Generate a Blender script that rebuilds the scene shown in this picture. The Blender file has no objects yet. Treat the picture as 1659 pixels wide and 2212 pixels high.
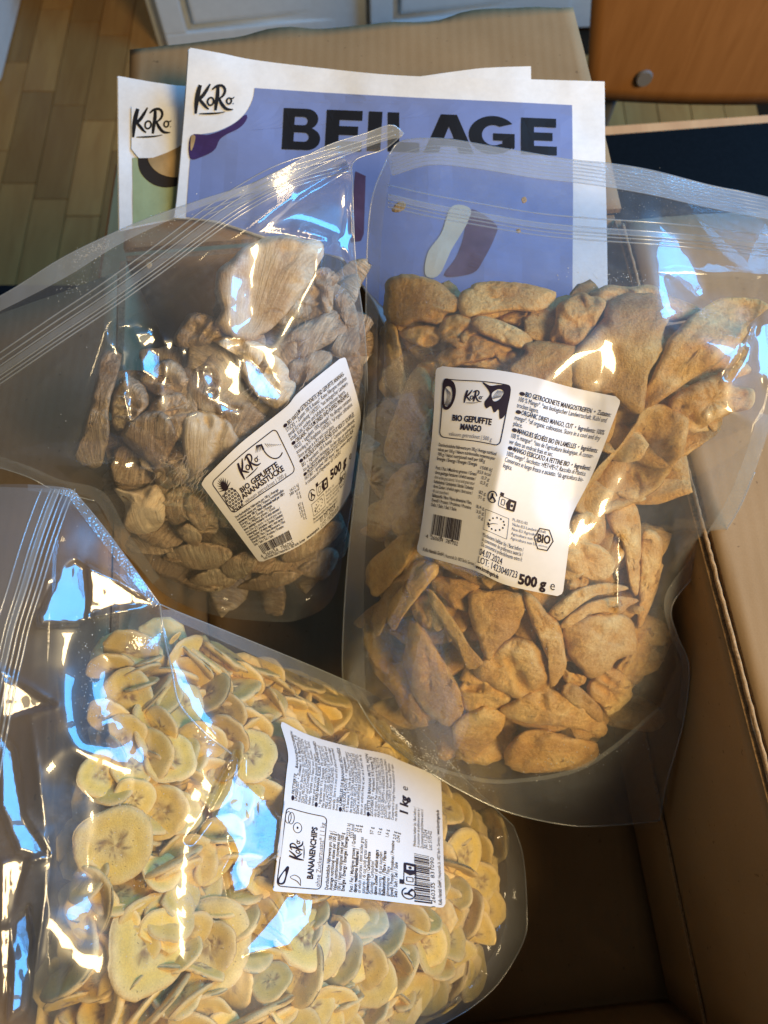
import bpy, bmesh, math, random
import numpy as np
from mathutils import Vector, Matrix, noise
from mathutils.geometry import tessellate_polygon

S = bpy.context.scene
COL = S.collection
random.seed(7); RNG = np.random.default_rng(7)
R = math.radians

# ------------------------------------------------------------------ camera, world, lamps, exposure
CAMH = 0.62
FPX = 1598.0                                   # focal length in pixels of a 1659 x 2212 picture
cam_d = bpy.data.cameras.new('camera'); cam = bpy.data.objects.new('camera', cam_d); COL.objects.link(cam)
cam.location = (0, 0, CAMH); cam.rotation_euler = (R(20), 0, 0)
cam_d.sensor_fit = 'VERTICAL'; cam_d.sensor_height = 36; cam_d.lens = 36 * FPX / 2212
cam_d.clip_start = 0.02; cam_d.clip_end = 50
cam_d.dof.use_dof = True; cam_d.dof.focus_distance = .37; cam_d.dof.aperture_fstop = 11
S.camera = cam

W = bpy.data.worlds.new('World'); S.world = W; W.use_nodes = True
bg = W.node_tree.nodes['Background']
bg.inputs[0].default_value = (0.74, 0.75, 0.77, 1); bg.inputs[1].default_value = 0.165

def area(name, loc, target, sx, sy, power, color):
    l = bpy.data.lights.new(name, 'AREA'); l.shape = 'RECTANGLE'; l.size = sx; l.size_y = sy
    l.energy = power; l.color = color
    o = bpy.data.objects.new(name, l); COL.objects.link(o); o.location = loc
    o.rotation_euler = (Vector(target) - Vector(loc)).to_track_quat('-Z', 'Y').to_euler()
    return o
WIN = Vector((1.38, 0.85, 1.06)); LAMP = Vector((0.95, -0.42, 1.30))
area('window_light', WIN, (0.0, 0.1, 0.2), 0.95, 1.0, 58.0, (0.09, 0.45, 1.0))
area('ceiling_lamp_light', LAMP, (0.1, 0.1, 0.1), 0.55, 0.55, 40.0, (1.0, 0.72, 0.36))

S.view_settings.view_transform = 'Standard'; S.view_settings.look = 'None'
S.view_settings.gamma = 1; S.view_settings.exposure = -0.28
S.render.engine = 'CYCLES'
cy = S.cycles
cy.max_bounces = 10; cy.transparent_max_bounces = 40; cy.diffuse_bounces = 4; cy.glossy_bounces = 4
cy.sample_clamp_indirect = 4; cy.sample_clamp_direct = 0; cy.caustics_reflective = False; cy.caustics_refractive = False
cy.use_denoising = True

# ------------------------------------------------------------------ rays
C20, S20 = math.cos(R(20)), math.sin(R(20))
def rays(px, py):
    px = np.asarray(px, float); py = np.asarray(py, float)
    dx = (px - 829.5) / FPX; dy = -(py - 1106.0) / FPX
    return np.stack([dx, dy * C20 + S20, dy * S20 - C20], -1)
def at_t(px, py, t):
    p = rays(px, py) * np.asarray(t, float)[..., None]; p[..., 2] += CAMH; return p
def at_z(px, py, z):
    d = rays(px, py); return at_t(px, py, (np.asarray(z, float) - CAMH) / d[..., 2])
def floor_pt(px, py, z=0.0):
    return Vector(at_z([px], [py], [z])[0])

# ------------------------------------------------------------------ scene bookkeeping
def tag(o, label=None, cat=None, group=None, kind=None):
    if label: o['label'] = label
    if cat: o['category'] = cat
    if group: o['group'] = group
    if kind: o['kind'] = kind
    return o
def empty(name, loc=(0, 0, 0), **k):
    o = bpy.data.objects.new(name, None); COL.objects.link(o); o.location = loc; o.empty_display_size = .02
    return tag(o, **k)
def link(name, me, mat=None, parent=None, loc=None):
    o = bpy.data.objects.new(name, me); COL.objects.link(o)
    if mat is not None and not me.materials: me.materials.append(mat)
    if loc is not None: o.location = loc
    if parent is not None:
        o.parent = parent
        o.matrix_parent_inverse = Matrix.Translation(parent_world(parent)).inverted()
    return o
def parent_world(p):
    return p.location.copy()
def _unused(p):
    v = Vector((0, 0, 0)); q = p
    while q is not None:
        v += q.location if q.parent is None else Vector((0, 0, 0)); q = q.parent
    return v
def mesh(name, V, F, smooth=True, origin=None):
    V = np.asarray(V, float)
    if origin is not None: V = V - np.asarray(origin)
    me = bpy.data.meshes.new(name)
    me.from_pydata(V.tolist(), [], [list(map(int, f)) for f in F]); me.update()
    if smooth: me.polygons.foreach_set('use_smooth', [True] * len(me.polygons))
    return me
def grid_faces(nu, nv, flip=False):
    i = np.arange(nu - 1)[:, None] * nv + np.arange(nv - 1)[None, :]
    i = i.ravel(); f = np.stack([i, i + nv, i + nv + 1, i + 1], 1)
    return f[:, ::-1] if flip else f
def box_mesh(name, size, bevel=.002, origin=(0, 0, 0)):
    bm = bmesh.new(); bmesh.ops.create_cube(bm, size=1)
    for v in bm.verts: v.co = Vector((v.co.x * size[0] + origin[0], v.co.y * size[1] + origin[1], v.co.z * size[2] + origin[2]))
    if bevel: bmesh.ops.bevel(bm, geom=bm.edges[:], offset=bevel, segments=2, affect='EDGES', profile=.7)
    me = bpy.data.meshes.new(name); bm.to_mesh(me); bm.free(); return me

# ------------------------------------------------------------------ materials
def M(name):
    m = bpy.data.materials.new(name); m.use_nodes = True; nt = m.node_tree
    for n in list(nt.nodes): nt.nodes.remove(n)
    out = nt.nodes.new('ShaderNodeOutputMaterial'); return m, nt, out
def N(nt, t, **k):
    n = nt.nodes.new(t)
    for a, b in k.items():
        if isinstance(b, tuple) and a.startswith('i_'): pass
        setattr(n, a, b)
    return n
def pr(nt, out, color=(.5, .5, .5), rough=.6, spec=.3):
    p = nt.nodes.new('ShaderNodeBsdfPrincipled'); p.inputs['Base Color'].default_value = (*color, 1)
    p.inputs['Roughness'].default_value = rough; p.inputs['Specular IOR Level'].default_value = spec
    nt.links.new(p.outputs[0], out.inputs[0]); return p
def coords(nt, rnd=True):
    tc = nt.nodes.new('ShaderNodeTexCoord'); oi = nt.nodes.new('ShaderNodeObjectInfo')
    ad = nt.nodes.new('ShaderNodeVectorMath'); ad.operation = 'ADD'
    mu = nt.nodes.new('ShaderNodeMath'); mu.operation = 'MULTIPLY'; mu.inputs[1].default_value = 7.3 if rnd else 0
    nt.links.new(oi.outputs['Random'], mu.inputs[0]); nt.links.new(tc.outputs['Object'], ad.inputs[0]); nt.links.new(mu.outputs[0], ad.inputs[1])
    return ad.outputs[0], oi
def noise_n(nt, vec, scale, detail=4, rough=.6, dist=0.0):
    n = nt.nodes.new('ShaderNodeTexNoise'); n.inputs['Scale'].default_value = scale; n.inputs['Detail'].default_value = detail
    n.inputs['Roughness'].default_value = rough; n.inputs['Distortion'].default_value = dist
    nt.links.new(vec, n.inputs['Vector']); return n.outputs[0]
def ramp(nt, fac, stops):
    r = nt.nodes.new('ShaderNodeValToRGB'); e = r.color_ramp.elements
    while len(e) < len(stops): e.new(.5)
    for k, (p, c) in enumerate(stops): e[k].position = p; e[k].color = (*c, 1)
    nt.links.new(fac, r.inputs[0]); return r.outputs[0]
def mixc(nt, fac, a, b, mode='MIX'):
    m = nt.nodes.new('ShaderNodeMix'); m.data_type = 'RGBA'; m.blend_type = mode
    for s, v in ((0, fac), (6, a), (7, b)):
        if isinstance(v, (int, float)): m.inputs[s].default_value = v
        elif isinstance(v, tuple): m.inputs[s].default_value = (*v, 1)
        else: nt.links.new(v, m.inputs[s])
    return m.outputs[2]
def bump(nt, h, strength, dist, p):
    b = nt.nodes.new('ShaderNodeBump'); b.inputs['Strength'].default_value = strength; b.inputs['Distance'].default_value = dist
    nt.links.new(h, b.inputs['Height']); nt.links.new(b.outputs[0], p.inputs['Normal']); return b
def mathn(nt, op, a, b=None):
    m = nt.nodes.new('ShaderNodeMath'); m.operation = op
    for s, v in ((0, a), (1, b)):
        if v is None: continue
        if isinstance(v, (int, float)): m.inputs[s].default_value = v
        else: nt.links.new(v, m.inputs[s])
    return m.outputs[0]

def simple(name, color, rough=.6, spec=.3, nscale=None, namt=.15, bmp=0, bscale=400):
    m, nt, out = M(name); p = pr(nt, out, color, rough, spec); v, _ = coords(nt, False)
    if nscale:
        n = noise_n(nt, v, nscale, 5)
        lo = tuple(c * (1 - namt) for c in color); hi = tuple(min(1, c * (1 + namt)) for c in color)
        nt.links.new(ramp(nt, n, [(.3, lo), (.7, hi)]), p.inputs['Base Color'])
    if bmp: bump(nt, noise_n(nt, v, bscale, 4), bmp, .001, p)
    return m

def cardboard():
    m, nt, out = M('cardboard'); p = pr(nt, out, (.4, .25, .13), .75, .15); v, _ = coords(nt, False)
    n1 = noise_n(nt, v, 14, 5); n2 = noise_n(nt, v, 900, 3)
    c = ramp(nt, n1, [(.25, (.265, .17, .08)), (.75, (.345, .225, .11))])
    c = mixc(nt, mathn(nt, 'MULTIPLY', n2, .30), c, (.13, .08, .036))
    sp = ramp(nt, noise_n(nt, v, 240, 2, .5), [(.25, (1, 1, 1)), (.29, (0, 0, 0))]); c = mixc(nt, mathn(nt, 'MULTIPLY', sp, .6), c, (.10, .06, .03))
    w = nt.nodes.new('ShaderNodeTexWave'); w.bands_direction = 'X'; w.inputs['Scale'].default_value = 42; w.inputs['Distortion'].default_value = .6
    nt.links.new(v, w.inputs['Vector'])
    c = mixc(nt, mathn(nt, 'MULTIPLY', w.outputs[1], .05), c, (.36, .24, .13))
    nt.links.new(c, p.inputs['Base Color'])
    h = mathn(nt, 'ADD', mathn(nt, 'MULTIPLY', w.outputs[1], .35), mathn(nt, 'MULTIPLY', n2, .3))
    bump(nt, h, .22, .0010, p); return m
def wood(name, a, b, scale=(40, 4, 40), rough=.45, spec=.35):
    m, nt, out = M(name); p = pr(nt, out, a, rough, spec); v, oi = coords(nt, True)
    mp = nt.nodes.new('ShaderNodeMapping'); mp.inputs['Scale'].default_value = scale; nt.links.new(v, mp.inputs[0])
    n = noise_n(nt, mp.outputs[0], 1.0, 6, .6, .6)
    c = ramp(nt, n, [(.3, a), (.72, b)])
    hs = nt.nodes.new('ShaderNodeHueSaturation'); nt.links.new(c, hs.inputs['Color'])
    nt.links.new(mathn(nt, 'ADD', mathn(nt, 'MULTIPLY', oi.outputs['Random'], .5), .75), hs.inputs['Value'])
    nt.links.new(hs.outputs[0], p.inputs['Base Color']); bump(nt, n, .15, .001, p); return m

def film_mat(name, haze=.05, dust=.10, rough=.035, gloss=1.7, bmp=0.0, bscale=900, tint=(.97, .98, 1.0), hcol=(.74, .82, .92), veil=.055):
    m, nt, out = M(name)
    tr = nt.nodes.new('ShaderNodeBsdfTransparent'); tr.inputs[0].default_value = (*tint, 1)
    gl = nt.nodes.new('ShaderNodeBsdfGlossy'); gl.inputs['Roughness'].default_value = rough
    df = nt.nodes.new('ShaderNodeBsdfDiffuse'); df.inputs[0].default_value = (*hcol, 1)
    tl = nt.nodes.new('ShaderNodeBsdfTranslucent'); tl.inputs[0].default_value = (*hcol, 1)
    dm = nt.nodes.new('ShaderNodeMixShader'); dm.inputs[0].default_value = .35
    nt.links.new(df.outputs[0], dm.inputs[1]); nt.links.new(tl.outputs[0], dm.inputs[2])
    geo = nt.nodes.new('ShaderNodeNewGeometry'); v = geo.outputs['Position']
    n1 = noise_n(nt, v, 22, 5, .65); n2 = noise_n(nt, v, 420, 4, .7)
    mp = nt.nodes.new('ShaderNodeMapping'); mp.inputs['Rotation'].default_value = (0, 0, .8); mp.inputs['Scale'].default_value = (30, 700, 200)
    nt.links.new(v, mp.inputs[0]); n3 = noise_n(nt, mp.outputs[0], 1, 2, .5)
    blotch = ramp(nt, n1, [(.46, (0, 0, 0)), (.78, (1, 1, 1))])
    grain = ramp(nt, n2, [(.45, (.25, .25, .25)), (.75, (1, 1, 1))])
    scr = ramp(nt, n3, [(.66, (0, 0, 0)), (.78, (1, 1, 1))])
    d = mathn(nt, 'MULTIPLY', mathn(nt, 'MULTIPLY', blotch, grain), dust)
    d = mathn(nt, 'ADD', d, mathn(nt, 'MULTIPLY', mathn(nt, 'MULTIPLY', scr, blotch), dust * .5))
    lw = nt.nodes.new('ShaderNodeLayerWeight'); lw.inputs[0].default_value = .5
    d = mathn(nt, 'ADD', d, mathn(nt, 'ADD', mathn(nt, 'MULTIPLY', mathn(nt, 'POWER', lw.outputs['Facing'], 3), .13), haze))
    d = mathn(nt, 'MINIMUM', d, .9)
    fr = nt.nodes.new('ShaderNodeFresnel'); fr.inputs[0].default_value = 1.55
    # the sheet is the same from either side: flip nothing, only scale the facing term
    fc = mathn(nt, 'ADD', mathn(nt, 'MULTIPLY', mathn(nt, 'POWER', lw.outputs['Facing'], 4), .6), .05 * gloss)
    fc = mathn(nt, 'MINIMUM', fc, .8)
    m1 = nt.nodes.new('ShaderNodeMixShader'); nt.links.new(fc, m1.inputs[0]); nt.links.new(tr.outputs[0], m1.inputs[1]); nt.links.new(gl.outputs[0], m1.inputs[2])
    m2 = nt.nodes.new('ShaderNodeMixShader'); nt.links.new(d, m2.inputs[0]); nt.links.new(m1.outputs[0], m2.inputs[1]); nt.links.new(dm.outputs[0], m2.inputs[2])
    nt.nodes.remove(fr)
    g2 = nt.nodes.new('ShaderNodeBsdfGlossy'); g2.inputs['Roughness'].default_value = .36; g2.inputs[0].default_value = (.9, .95, 1, 1)
    m3 = nt.nodes.new('ShaderNodeMixShader'); m3.inputs[0].default_value = veil
    nt.links.new(m2.outputs[0], m3.inputs[1]); nt.links.new(g2.outputs[0], m3.inputs[2]); m2 = m3
    if bmp:
        b = nt.nodes.new('ShaderNodeBump'); b.inputs['Strength'].default_value = bmp; b.inputs['Distance'].default_value = .0006
        tx = nt.nodes.new('ShaderNodeTexVoronoi'); tx.inputs['Scale'].default_value = bscale; nt.links.new(v, tx.inputs['Vector'])
        nt.links.new(tx.outputs['Distance'], b.inputs['Height']); nt.links.new(b.outputs[0], gl.inputs['Normal'])
    nt.links.new(m2.outputs[0], out.inputs[0]); return m

def fruit_mat(name, lo, mid, hi, dark, fibre=False, bs=.5):
    m, nt, out = M(name); p = pr(nt, out, mid, .72, .25); v, oi = coords(nt, True)
    vec = v
    if fibre:
        tc = nt.nodes.new('ShaderNodeTexCoord'); sx = nt.nodes.new('ShaderNodeSeparateXYZ'); nt.links.new(tc.outputs['Object'], sx.inputs[0])
        ax = mathn(nt, 'ADD', sx.outputs[0], .012); ay = mathn(nt, 'ADD', sx.outputs[1], .045)
        an = mathn(nt, 'ARCTAN2', ay, ax); rr = mathn(nt, 'SQRT', mathn(nt, 'ADD', mathn(nt, 'MULTIPLY', ax, ax), mathn(nt, 'MULTIPLY', ay, ay)))
        cb = nt.nodes.new('ShaderNodeCombineXYZ'); nt.links.new(mathn(nt, 'MULTIPLY', an, .085), cb.inputs[0]); nt.links.new(mathn(nt, 'MULTIPLY', rr, .12), cb.inputs[1])
        nt.links.new(mathn(nt, 'MULTIPLY', oi.outputs['Random'], 3), cb.inputs[2]); vec = cb.outputs[0]
    n1 = noise_n(nt, v, 38, 6, .62, .4); n2 = noise_n(nt, vec, 330, 6, .72, .9 if fibre else 0); n3 = noise_n(nt, v, 75, 3, .5, .3)
    c = ramp(nt, n1, [(.30, lo), (.48, mid), (.68, hi)])
    c = mixc(nt, mathn(nt, 'MULTIPLY', ramp(nt, n2, [(.35, (1, 1, 1)), (.60, (0, 0, 0))]), .55 if fibre else .34), c, dark)
    n4 = noise_n(nt, v, 16, 4, .6, .8); c = mixc(nt, mathn(nt, 'MULTIPLY', ramp(nt, n4, [(.48, (0, 0, 0)), (.64, (1, 1, 1))]), .8 if fibre else .6), c, lo)
    n5 = noise_n(nt, v, 1100, 3, .7); c = mixc(nt, mathn(nt, 'MULTIPLY', ramp(nt, n5, [(.48, (0, 0, 0)), (.66, (1, 1, 1))]), .30), c, hi)
    pit = ramp(nt, n3, [(.27, (1, 1, 1)), (.31, (0, 0, 0))])
    c = mixc(nt, mathn(nt, 'MULTIPLY', pit, .55), c, dark)
    hs = nt.nodes.new('ShaderNodeHueSaturation'); nt.links.new(c, hs.inputs['Color'])
    nt.links.new(mathn(nt, 'ADD', mathn(nt, 'MULTIPLY', oi.outputs['Random'], .35), .84), hs.inputs['Value'])
    nt.links.new(hs.outputs[0], p.inputs['Base Color'])
    p.inputs['Subsurface Weight'].default_value = .0
    h = mathn(nt, 'SUBTRACT', mathn(nt, 'ADD', mathn(nt, 'MULTIPLY', n2, .8), mathn(nt, 'MULTIPLY', n1, 1.2)), mathn(nt, 'MULTIPLY', pit, .35))
    bump(nt, h, bs, .0035, p); return m
def chip_mat():
    m, nt, out = M('banana_chip'); p = pr(nt, out, (.6, .45, .2), .5, .35); v, oi = coords(nt, True)
    at = nt.nodes.new('ShaderNodeAttribute'); at.attribute_name = 'tone'
    n1 = noise_n(nt, v, 3.2, 5, .6); n2 = noise_n(nt, v, 26, 4, .65)
    c = mixc(nt, mathn(nt, 'MULTIPLY', ramp(nt, n1, [(.45, (0, 0, 0)), (.75, (1, 1, 1))]), .6), at.outputs[0], (.66, .46, .10))
    c = mixc(nt, mathn(nt, 'MULTIPLY', ramp(nt, n2, [(.3, (1, 1, 1)), (.6, (0, 0, 0))]), .35), c, (.36, .22, .08))
    sp = ramp(nt, noise_n(nt, v, 17, 1, .5), [(.245, (1, 1, 1)), (.26, (0, 0, 0))])
    c = mixc(nt, mathn(nt, 'MULTIPLY', sp, .8), c, (.05, .025, .012))
    hs = nt.nodes.new('ShaderNodeHueSaturation'); nt.links.new(c, hs.inputs['Color'])
    nt.links.new(mathn(nt, 'ADD', mathn(nt, 'MULTIPLY', oi.outputs['Random'], .35), .82), hs.inputs['Value'])
    nt.links.new(hs.outputs[0], p.inputs['Base Color']); bump(nt, n2, .25, .03, p); return m

MT = dict(
    card=cardboard(),
    card_edge=simple('cardboard_edge', (.27, .175, .09), .85, .1, 700, .45, .6, 900),
    table_wood=wood('table_edge_wood', (.42, .20, .08), (.55, .29, .12)),
    black=simple('black_tabletop', (.003, .004, .005), .7, .06, 300, .3),
    ply=wood('chair_plywood', (.30, .135, .045), (.38, .18, .065), (60, 60, 6), .35),
    steel=simple('grey_steel', (.12, .13, .15), .35, .5),
    rivet=simple('rivet_steel', (.17, .165, .16), .6, .3),
    white_paint=simple('white_cabinet_paint', (.72, .76, .76), .4, .35, 60, .04),
    floorwood=wood('floorboard_wood', (.35, .175, .05), (.46, .26, .08), (25, 4, 25), .4),
    floor_gap=simple('floor_gap', (.03, .02, .012), .9, .1),
    paper=simple('newsprint', (.72, .73, .73), .8, .15, 250, .04, .05, 800),
    violet=simple('violet_ink', (.175, .225, .43), .7, .2, 120, .03),
    purple=simple('purple_ink', (.045, .025, .10), .7, .2, 90, .15),
    maroon=simple('maroon_ink', (.095, .055, .10), .7, .2, 90, .2),
    cream=simple('cream_ink', (.50, .48, .38), .7, .2, 60, .1),
    green=simple('green_ink', (.30, .36, .20), .7, .2, 90, .08),
    tan=simple('tan_ink', (.36, .25, .12), .7, .2, 40, .3),
    darkbrown=simple('dark_brown_ink', (.028, .022, .018), .7, .2),
    ink=simple('black_ink', (.012, .012, .014), .6, .2),
    lilac_ink=simple('label_ink', (.020, .012, .020), .6, .2),
    grey_ink=simple('grey_label_ink', (.16, .15, .17), .6, .2),
    label=simple('label_paper', (.64, .64, .65), .45, .35, 200, .02),
    film=film_mat('clear_film', .045, .16, .03, 1.8),
    film_mango=film_mat('clear_film_dusty', .055, .22, .04, 1.7),
    film_ban=film_mat('clear_film_clean', .045, .14, .025, 1.6),
    back=film_mat('clear_film_rear', .02, .04, .05, .6, veil=.006),
    seal=film_mat('heat_seal_film', .13, .08, .12, 2.2, .6, 700),
    gusset=film_mat('gusset_film', .03, .05, .08, 1.6, .3, 700, veil=.012),
    lip=film_mat('milky_lip_film', .30, .12, .14, 2.2, .4, 700),
    zip=film_mat('zip_plastic', .19, .05, .18, 2.0, 0, 700, (.95, .97, 1), (.72, .80, .86)),
    mango=fruit_mat('dried_mango', (.52, .26, .075), (.80, .475, .145), (.92, .68, .29), (.28, .12, .032), bs=1.0),
    pine=fruit_mat('dried_pineapple', (.37, .235, .135), (.60, .435, .27), (.80, .67, .46), (.20, .11, .06), True, 1.3),
    pine_pale=fruit_mat('dried_pineapple_pale', (.44, .29, .165), (.70, .56, .365), (.84, .73, .52), (.34, .215, .125), True, .6),
    chip=chip_mat(),
    crumb=simple('crumb', (.62, .45, .22), .8, .2),
    dust=simple('fruit_dust', (.75, .72, .62), .9, .1),
    fuzz=simple('fruit_fibre', (.62, .50, .38), .8, .2),
)
# ------------------------------------------------------------------ numeric helpers
_TAB = RNG.random((256, 256))
def vnoise(x, y, seed=0):
    x = np.asarray(x, float) + seed * 17.31; y = np.asarray(y, float) + seed * 9.77
    xi = np.floor(x).astype(int); yi = np.floor(y).astype(int); fx = x - xi; fy = y - yi
    fx = fx ** 3 * (fx * (fx * 6 - 15) + 10); fy = fy ** 3 * (fy * (fy * 6 - 15) + 10)
    g = lambda a, b: _TAB[a % 256, b % 256]
    return ((g(xi, yi) * (1 - fx) + g(xi + 1, yi) * fx) * (1 - fy) + (g(xi, yi + 1) * (1 - fx) + g(xi + 1, yi + 1) * fx) * fy) * 2 - 1
def fbm(x, y, seed=0, o=3):
    s = 0; a = 1
    for k in range(o): s = s + a * vnoise(x * 2 ** k, y * 2 ** k, seed + k * 3); a *= .5
    return s
def sdist(px, py, poly):
    """signed distance in px to a polygon, positive inside"""
    px = np.asarray(px, float); py = np.asarray(py, float); P = np.asarray(poly, float)
    d = np.full(px.shape, 1e9); ins = np.zeros(px.shape, bool)
    for a, b in zip(P, np.roll(P, -1, 0)):
        e = b - a; L = max(e @ e, 1e-9)
        t = np.clip(((px - a[0]) * e[0] + (py - a[1]) * e[1]) / L, 0, 1)
        d = np.minimum(d, np.hypot(px - a[0] - t * e[0], py - a[1] - t * e[1]))
        c = ((a[1] > py) != (b[1] > py)) & (px < (b[0] - a[0]) * (py - a[1]) / (b[1] - a[1] + 1e-12) + a[0])
        ins ^= c
    return np.where(ins, d, -d)
def sstep(x, a, b):
    t = np.clip((x - a) / (b - a), 0, 1); return t * t * (3 - 2 * t)
def catmull(pts, n, closed=False):
    P = np.asarray(pts, float); m = len(P)
    if m == 2: 
        t = np.linspace(0, 1, n)[:, None]; return P[0] * (1 - t) + P[1] * t
    if closed: Q = np.vstack([P[-1], P, P[0], P[1]])
    else: Q = np.vstack([2 * P[0] - P[1], P, 2 * P[-1] - P[-2]])
    seg = m if closed else m - 1; out = []
    for i in range(seg):
        a, b, c, d = Q[i:i + 4]; t = np.linspace(0, 1, 12, endpoint=False)[:, None]
        out.append(.5 * (2 * b + (c - a) * t + (2 * a - 5 * b + 4 * c - d) * t ** 2 + (3 * b - a - 3 * c + d) * t ** 3))
    out = np.vstack(out + ([] if closed else [P[-1:]]))
    if closed: out = np.vstack([out, out[:1]])
    s = np.r_[0, np.cumsum(np.hypot(*np.diff(out, axis=0).T))]
    q = np.linspace(0, s[-1], n + 1)[:-1] if closed else np.linspace(0, s[-1], n)
    return np.stack([np.interp(q, s, out[:, k]) for k in range(out.shape[1])], 1)
def coons(top, bot, lef, rig, u, v):
    """u, v arrays in 0..1 -> px; the four curves are functions given as dense polylines"""
    ev = lambda c, t: np.stack([np.interp(t * (len(c) - 1), np.arange(len(c)), c[:, k]) for k in (0, 1)], -1)
    u = np.asarray(u, float); v = np.asarray(v, float); U = u[..., None]; V = v[..., None]
    return ((1 - V) * ev(top, u) + V * ev(bot, u) + (1 - U) * ev(lef, v) + U * ev(rig, v)
            - ((1 - U) * (1 - V) * top[0] + U * (1 - V) * top[-1] + (1 - U) * V * bot[0] + U * V * bot[-1]))

# ------------------------------------------------------------------ print laid on a surface
def decal(name, loops, T, eps, mat, parent, maxedge=30, to_px=None, origin=None):
    """one flat print: loops[0] outline, others holes; T(px,py) is the distance of the paper along the ray"""
    vs3 = [[Vector((p[0], p[1], 0)) for p in lp] for lp in loops]
    tris = tessellate_polygon(vs3); flat = [p for lp in vs3 for p in lp]
    return print_mesh(name, [(p.x, p.y) for p in flat], tris, T, eps, mat, parent, maxedge, to_px)
def print_mesh(name, pts, faces, T, eps, mat, parent, maxedge=30, to_px=None):
    bm = bmesh.new(); vv = [bm.verts.new((p[0], p[1], 0)) for p in pts]
    for f in faces:
        try: bm.faces.new([vv[i] for i in f])
        except ValueError: pass
    if maxedge:
        for _ in range(5):
            L = [e for e in bm.edges if e.calc_length() > maxedge]
            if not L: break
            bmesh.ops.subdivide_edges(bm, edges=L, cuts=1); bmesh.ops.triangulate(bm, faces=[f for f in bm.faces if len(f.verts) > 3])
    co = np.array([v.co[:2] for v in bm.verts]).reshape(-1, 2)
    if to_px is not None: co = to_px(co)
    w = at_t(co[:, 0], co[:, 1], T(co[:, 0], co[:, 1]) - eps)
    o = w.mean(0)
    for v, q in zip(bm.verts, w): v.co = q - o
    bm.normal_update()
    for f in bm.faces:
        if f.normal.z < 0: f.normal_flip()
    me = bpy.data.meshes.new(name); bm.to_mesh(me); bm.free()
    return link(name, me, mat, parent, o)
def stroke(pts, widths, n=14):
    """a brush stroke as a closed outline"""
    P = catmull(pts, n); w = np.interp(np.linspace(0, 1, n), np.linspace(0, 1, len(widths)), widths) / 2
    d = np.gradient(P, axis=0); d /= np.linalg.norm(d, axis=1)[:, None] + 1e-9; nn = np.stack([-d[:, 1], d[:, 0]], 1)
    return np.vstack([P + nn * w[:, None], (P - nn * w[:, None])[::-1]])
def ellipse(cx, cy, rx, ry, n=28, rot=0, a0=0, a1=2 * math.pi):
    t = np.linspace(a0, a1, n, endpoint=(abs(a1 - a0) < 6.2)); x = rx * np.cos(t); y = ry * np.sin(t)
    return np.stack([cx + x * math.cos(rot) - y * math.sin(rot), cy + x * math.sin(rot) + y * math.cos(rot)], 1)
def logo_loops():
    """hand-brushed word mark in a box 1 x 0.763 (y down); list of loop lists"""
    q = lambda L: [((x - 838) / 177, (y - 360) / 177) for x, y in L]
    w = lambda *a: [x / 177 for x in a]
    s = lambda pts, wd: [stroke(q(pts), w(*wd))]
    ring = lambda cx, cy, rx, ry, t, r=0.0: [ellipse((cx - 838) / 177, (cy - 360) / 177, (rx + t / 2) / 177, (ry + t / 2) / 177, rot=r), ellipse((cx - 838) / 177, (cy - 360) / 177, (rx - t / 2) / 177, (ry - t / 2) / 177, rot=r)]
    return [s([(866, 366), (857, 400), (850, 440), (846, 492)], (15, 20, 17, 9)),
            s([(909, 360), (893, 388), (877, 412), (857, 432)], (6, 13, 15, 14)),
            s([(858, 424), (876, 444), (892, 462), (903, 470)], (10, 14, 13, 6)),
            ring(911, 436, 13, 17, 8, .25),
            s([(943, 372), (941, 410), (936, 440), (932, 474)], (13, 16, 15, 10)),
            s([(918, 384), (938, 368), (962, 366), (974, 384), (966, 408), (946, 424)], (6, 11, 12, 11, 10, 6)),
            s([(947, 420), (960, 446), (980, 466), (1008, 468)], (9, 14, 13, 5)),
            ring(991, 431, 10, 13, 7, .2),
            s([(1000, 420), (1008, 419), (1014, 412)], (6, 5, 2)),
            s([(861, 491), (905, 489), (945, 485), (974, 479)], (4, 8, 7, 3)),
            [ellipse((1009 - 838) / 177, (442 - 360) / 177, .015, .015, 8)]]
def stamp_logo(T, quad, eps, mat, parent, to_px=None, sub=0):
    """quad: function (x,y in logo units)->coords"""
    pts, faces = [], []
    for lp in logo_loops():
        k = len(pts); v3 = [[Vector((p[0], p[1], 0)) for p in l] for l in lp]
        faces += [[i + k for i in f] for f in tessellate_polygon(v3)]
        pts += [tuple(p) for l in lp for p in l]
    pts = quad(np.array(pts)); return print_mesh('logo', pts, faces, T, eps, mat, parent, sub, to_px)

# ------------------------------------------------------------------ the room beyond the box
floor = tag(link('floor', mesh('floor', [(-6, -3, -.765), (6, -3, -.765), (6, 8, -.765), (-6, 8, -.765)], [(0, 1, 2, 3)], False), MT['floor_gap']),
            'dim wooden plank floor of the room', None, None, 'structure')
PW, PL = .082, .29
fb = box_mesh('floorboard', (PW - .0022, PL - .0022, .014), .0012); fb.materials.append(MT['floorwood'])
def boards(x0, x1, y0, y1):
    for i in range(int((x1 - x0) / PW)):
        off = random.choice((0, .33, .5, .66)) * PL
        for j in range(int((y1 - y0) / PL)):
            o = bpy.data.objects.new('floorboard', fb); COL.objects.link(o); o.parent = floor
            o.location = (x0 + (i + .5) * PW, y0 + (j + .5) * PL + off, -.757 + random.uniform(-.0006, .0006))
boards(-1.72, -.16, .55, 2.95); boards(.18, .92, .72, 1.75)

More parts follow.
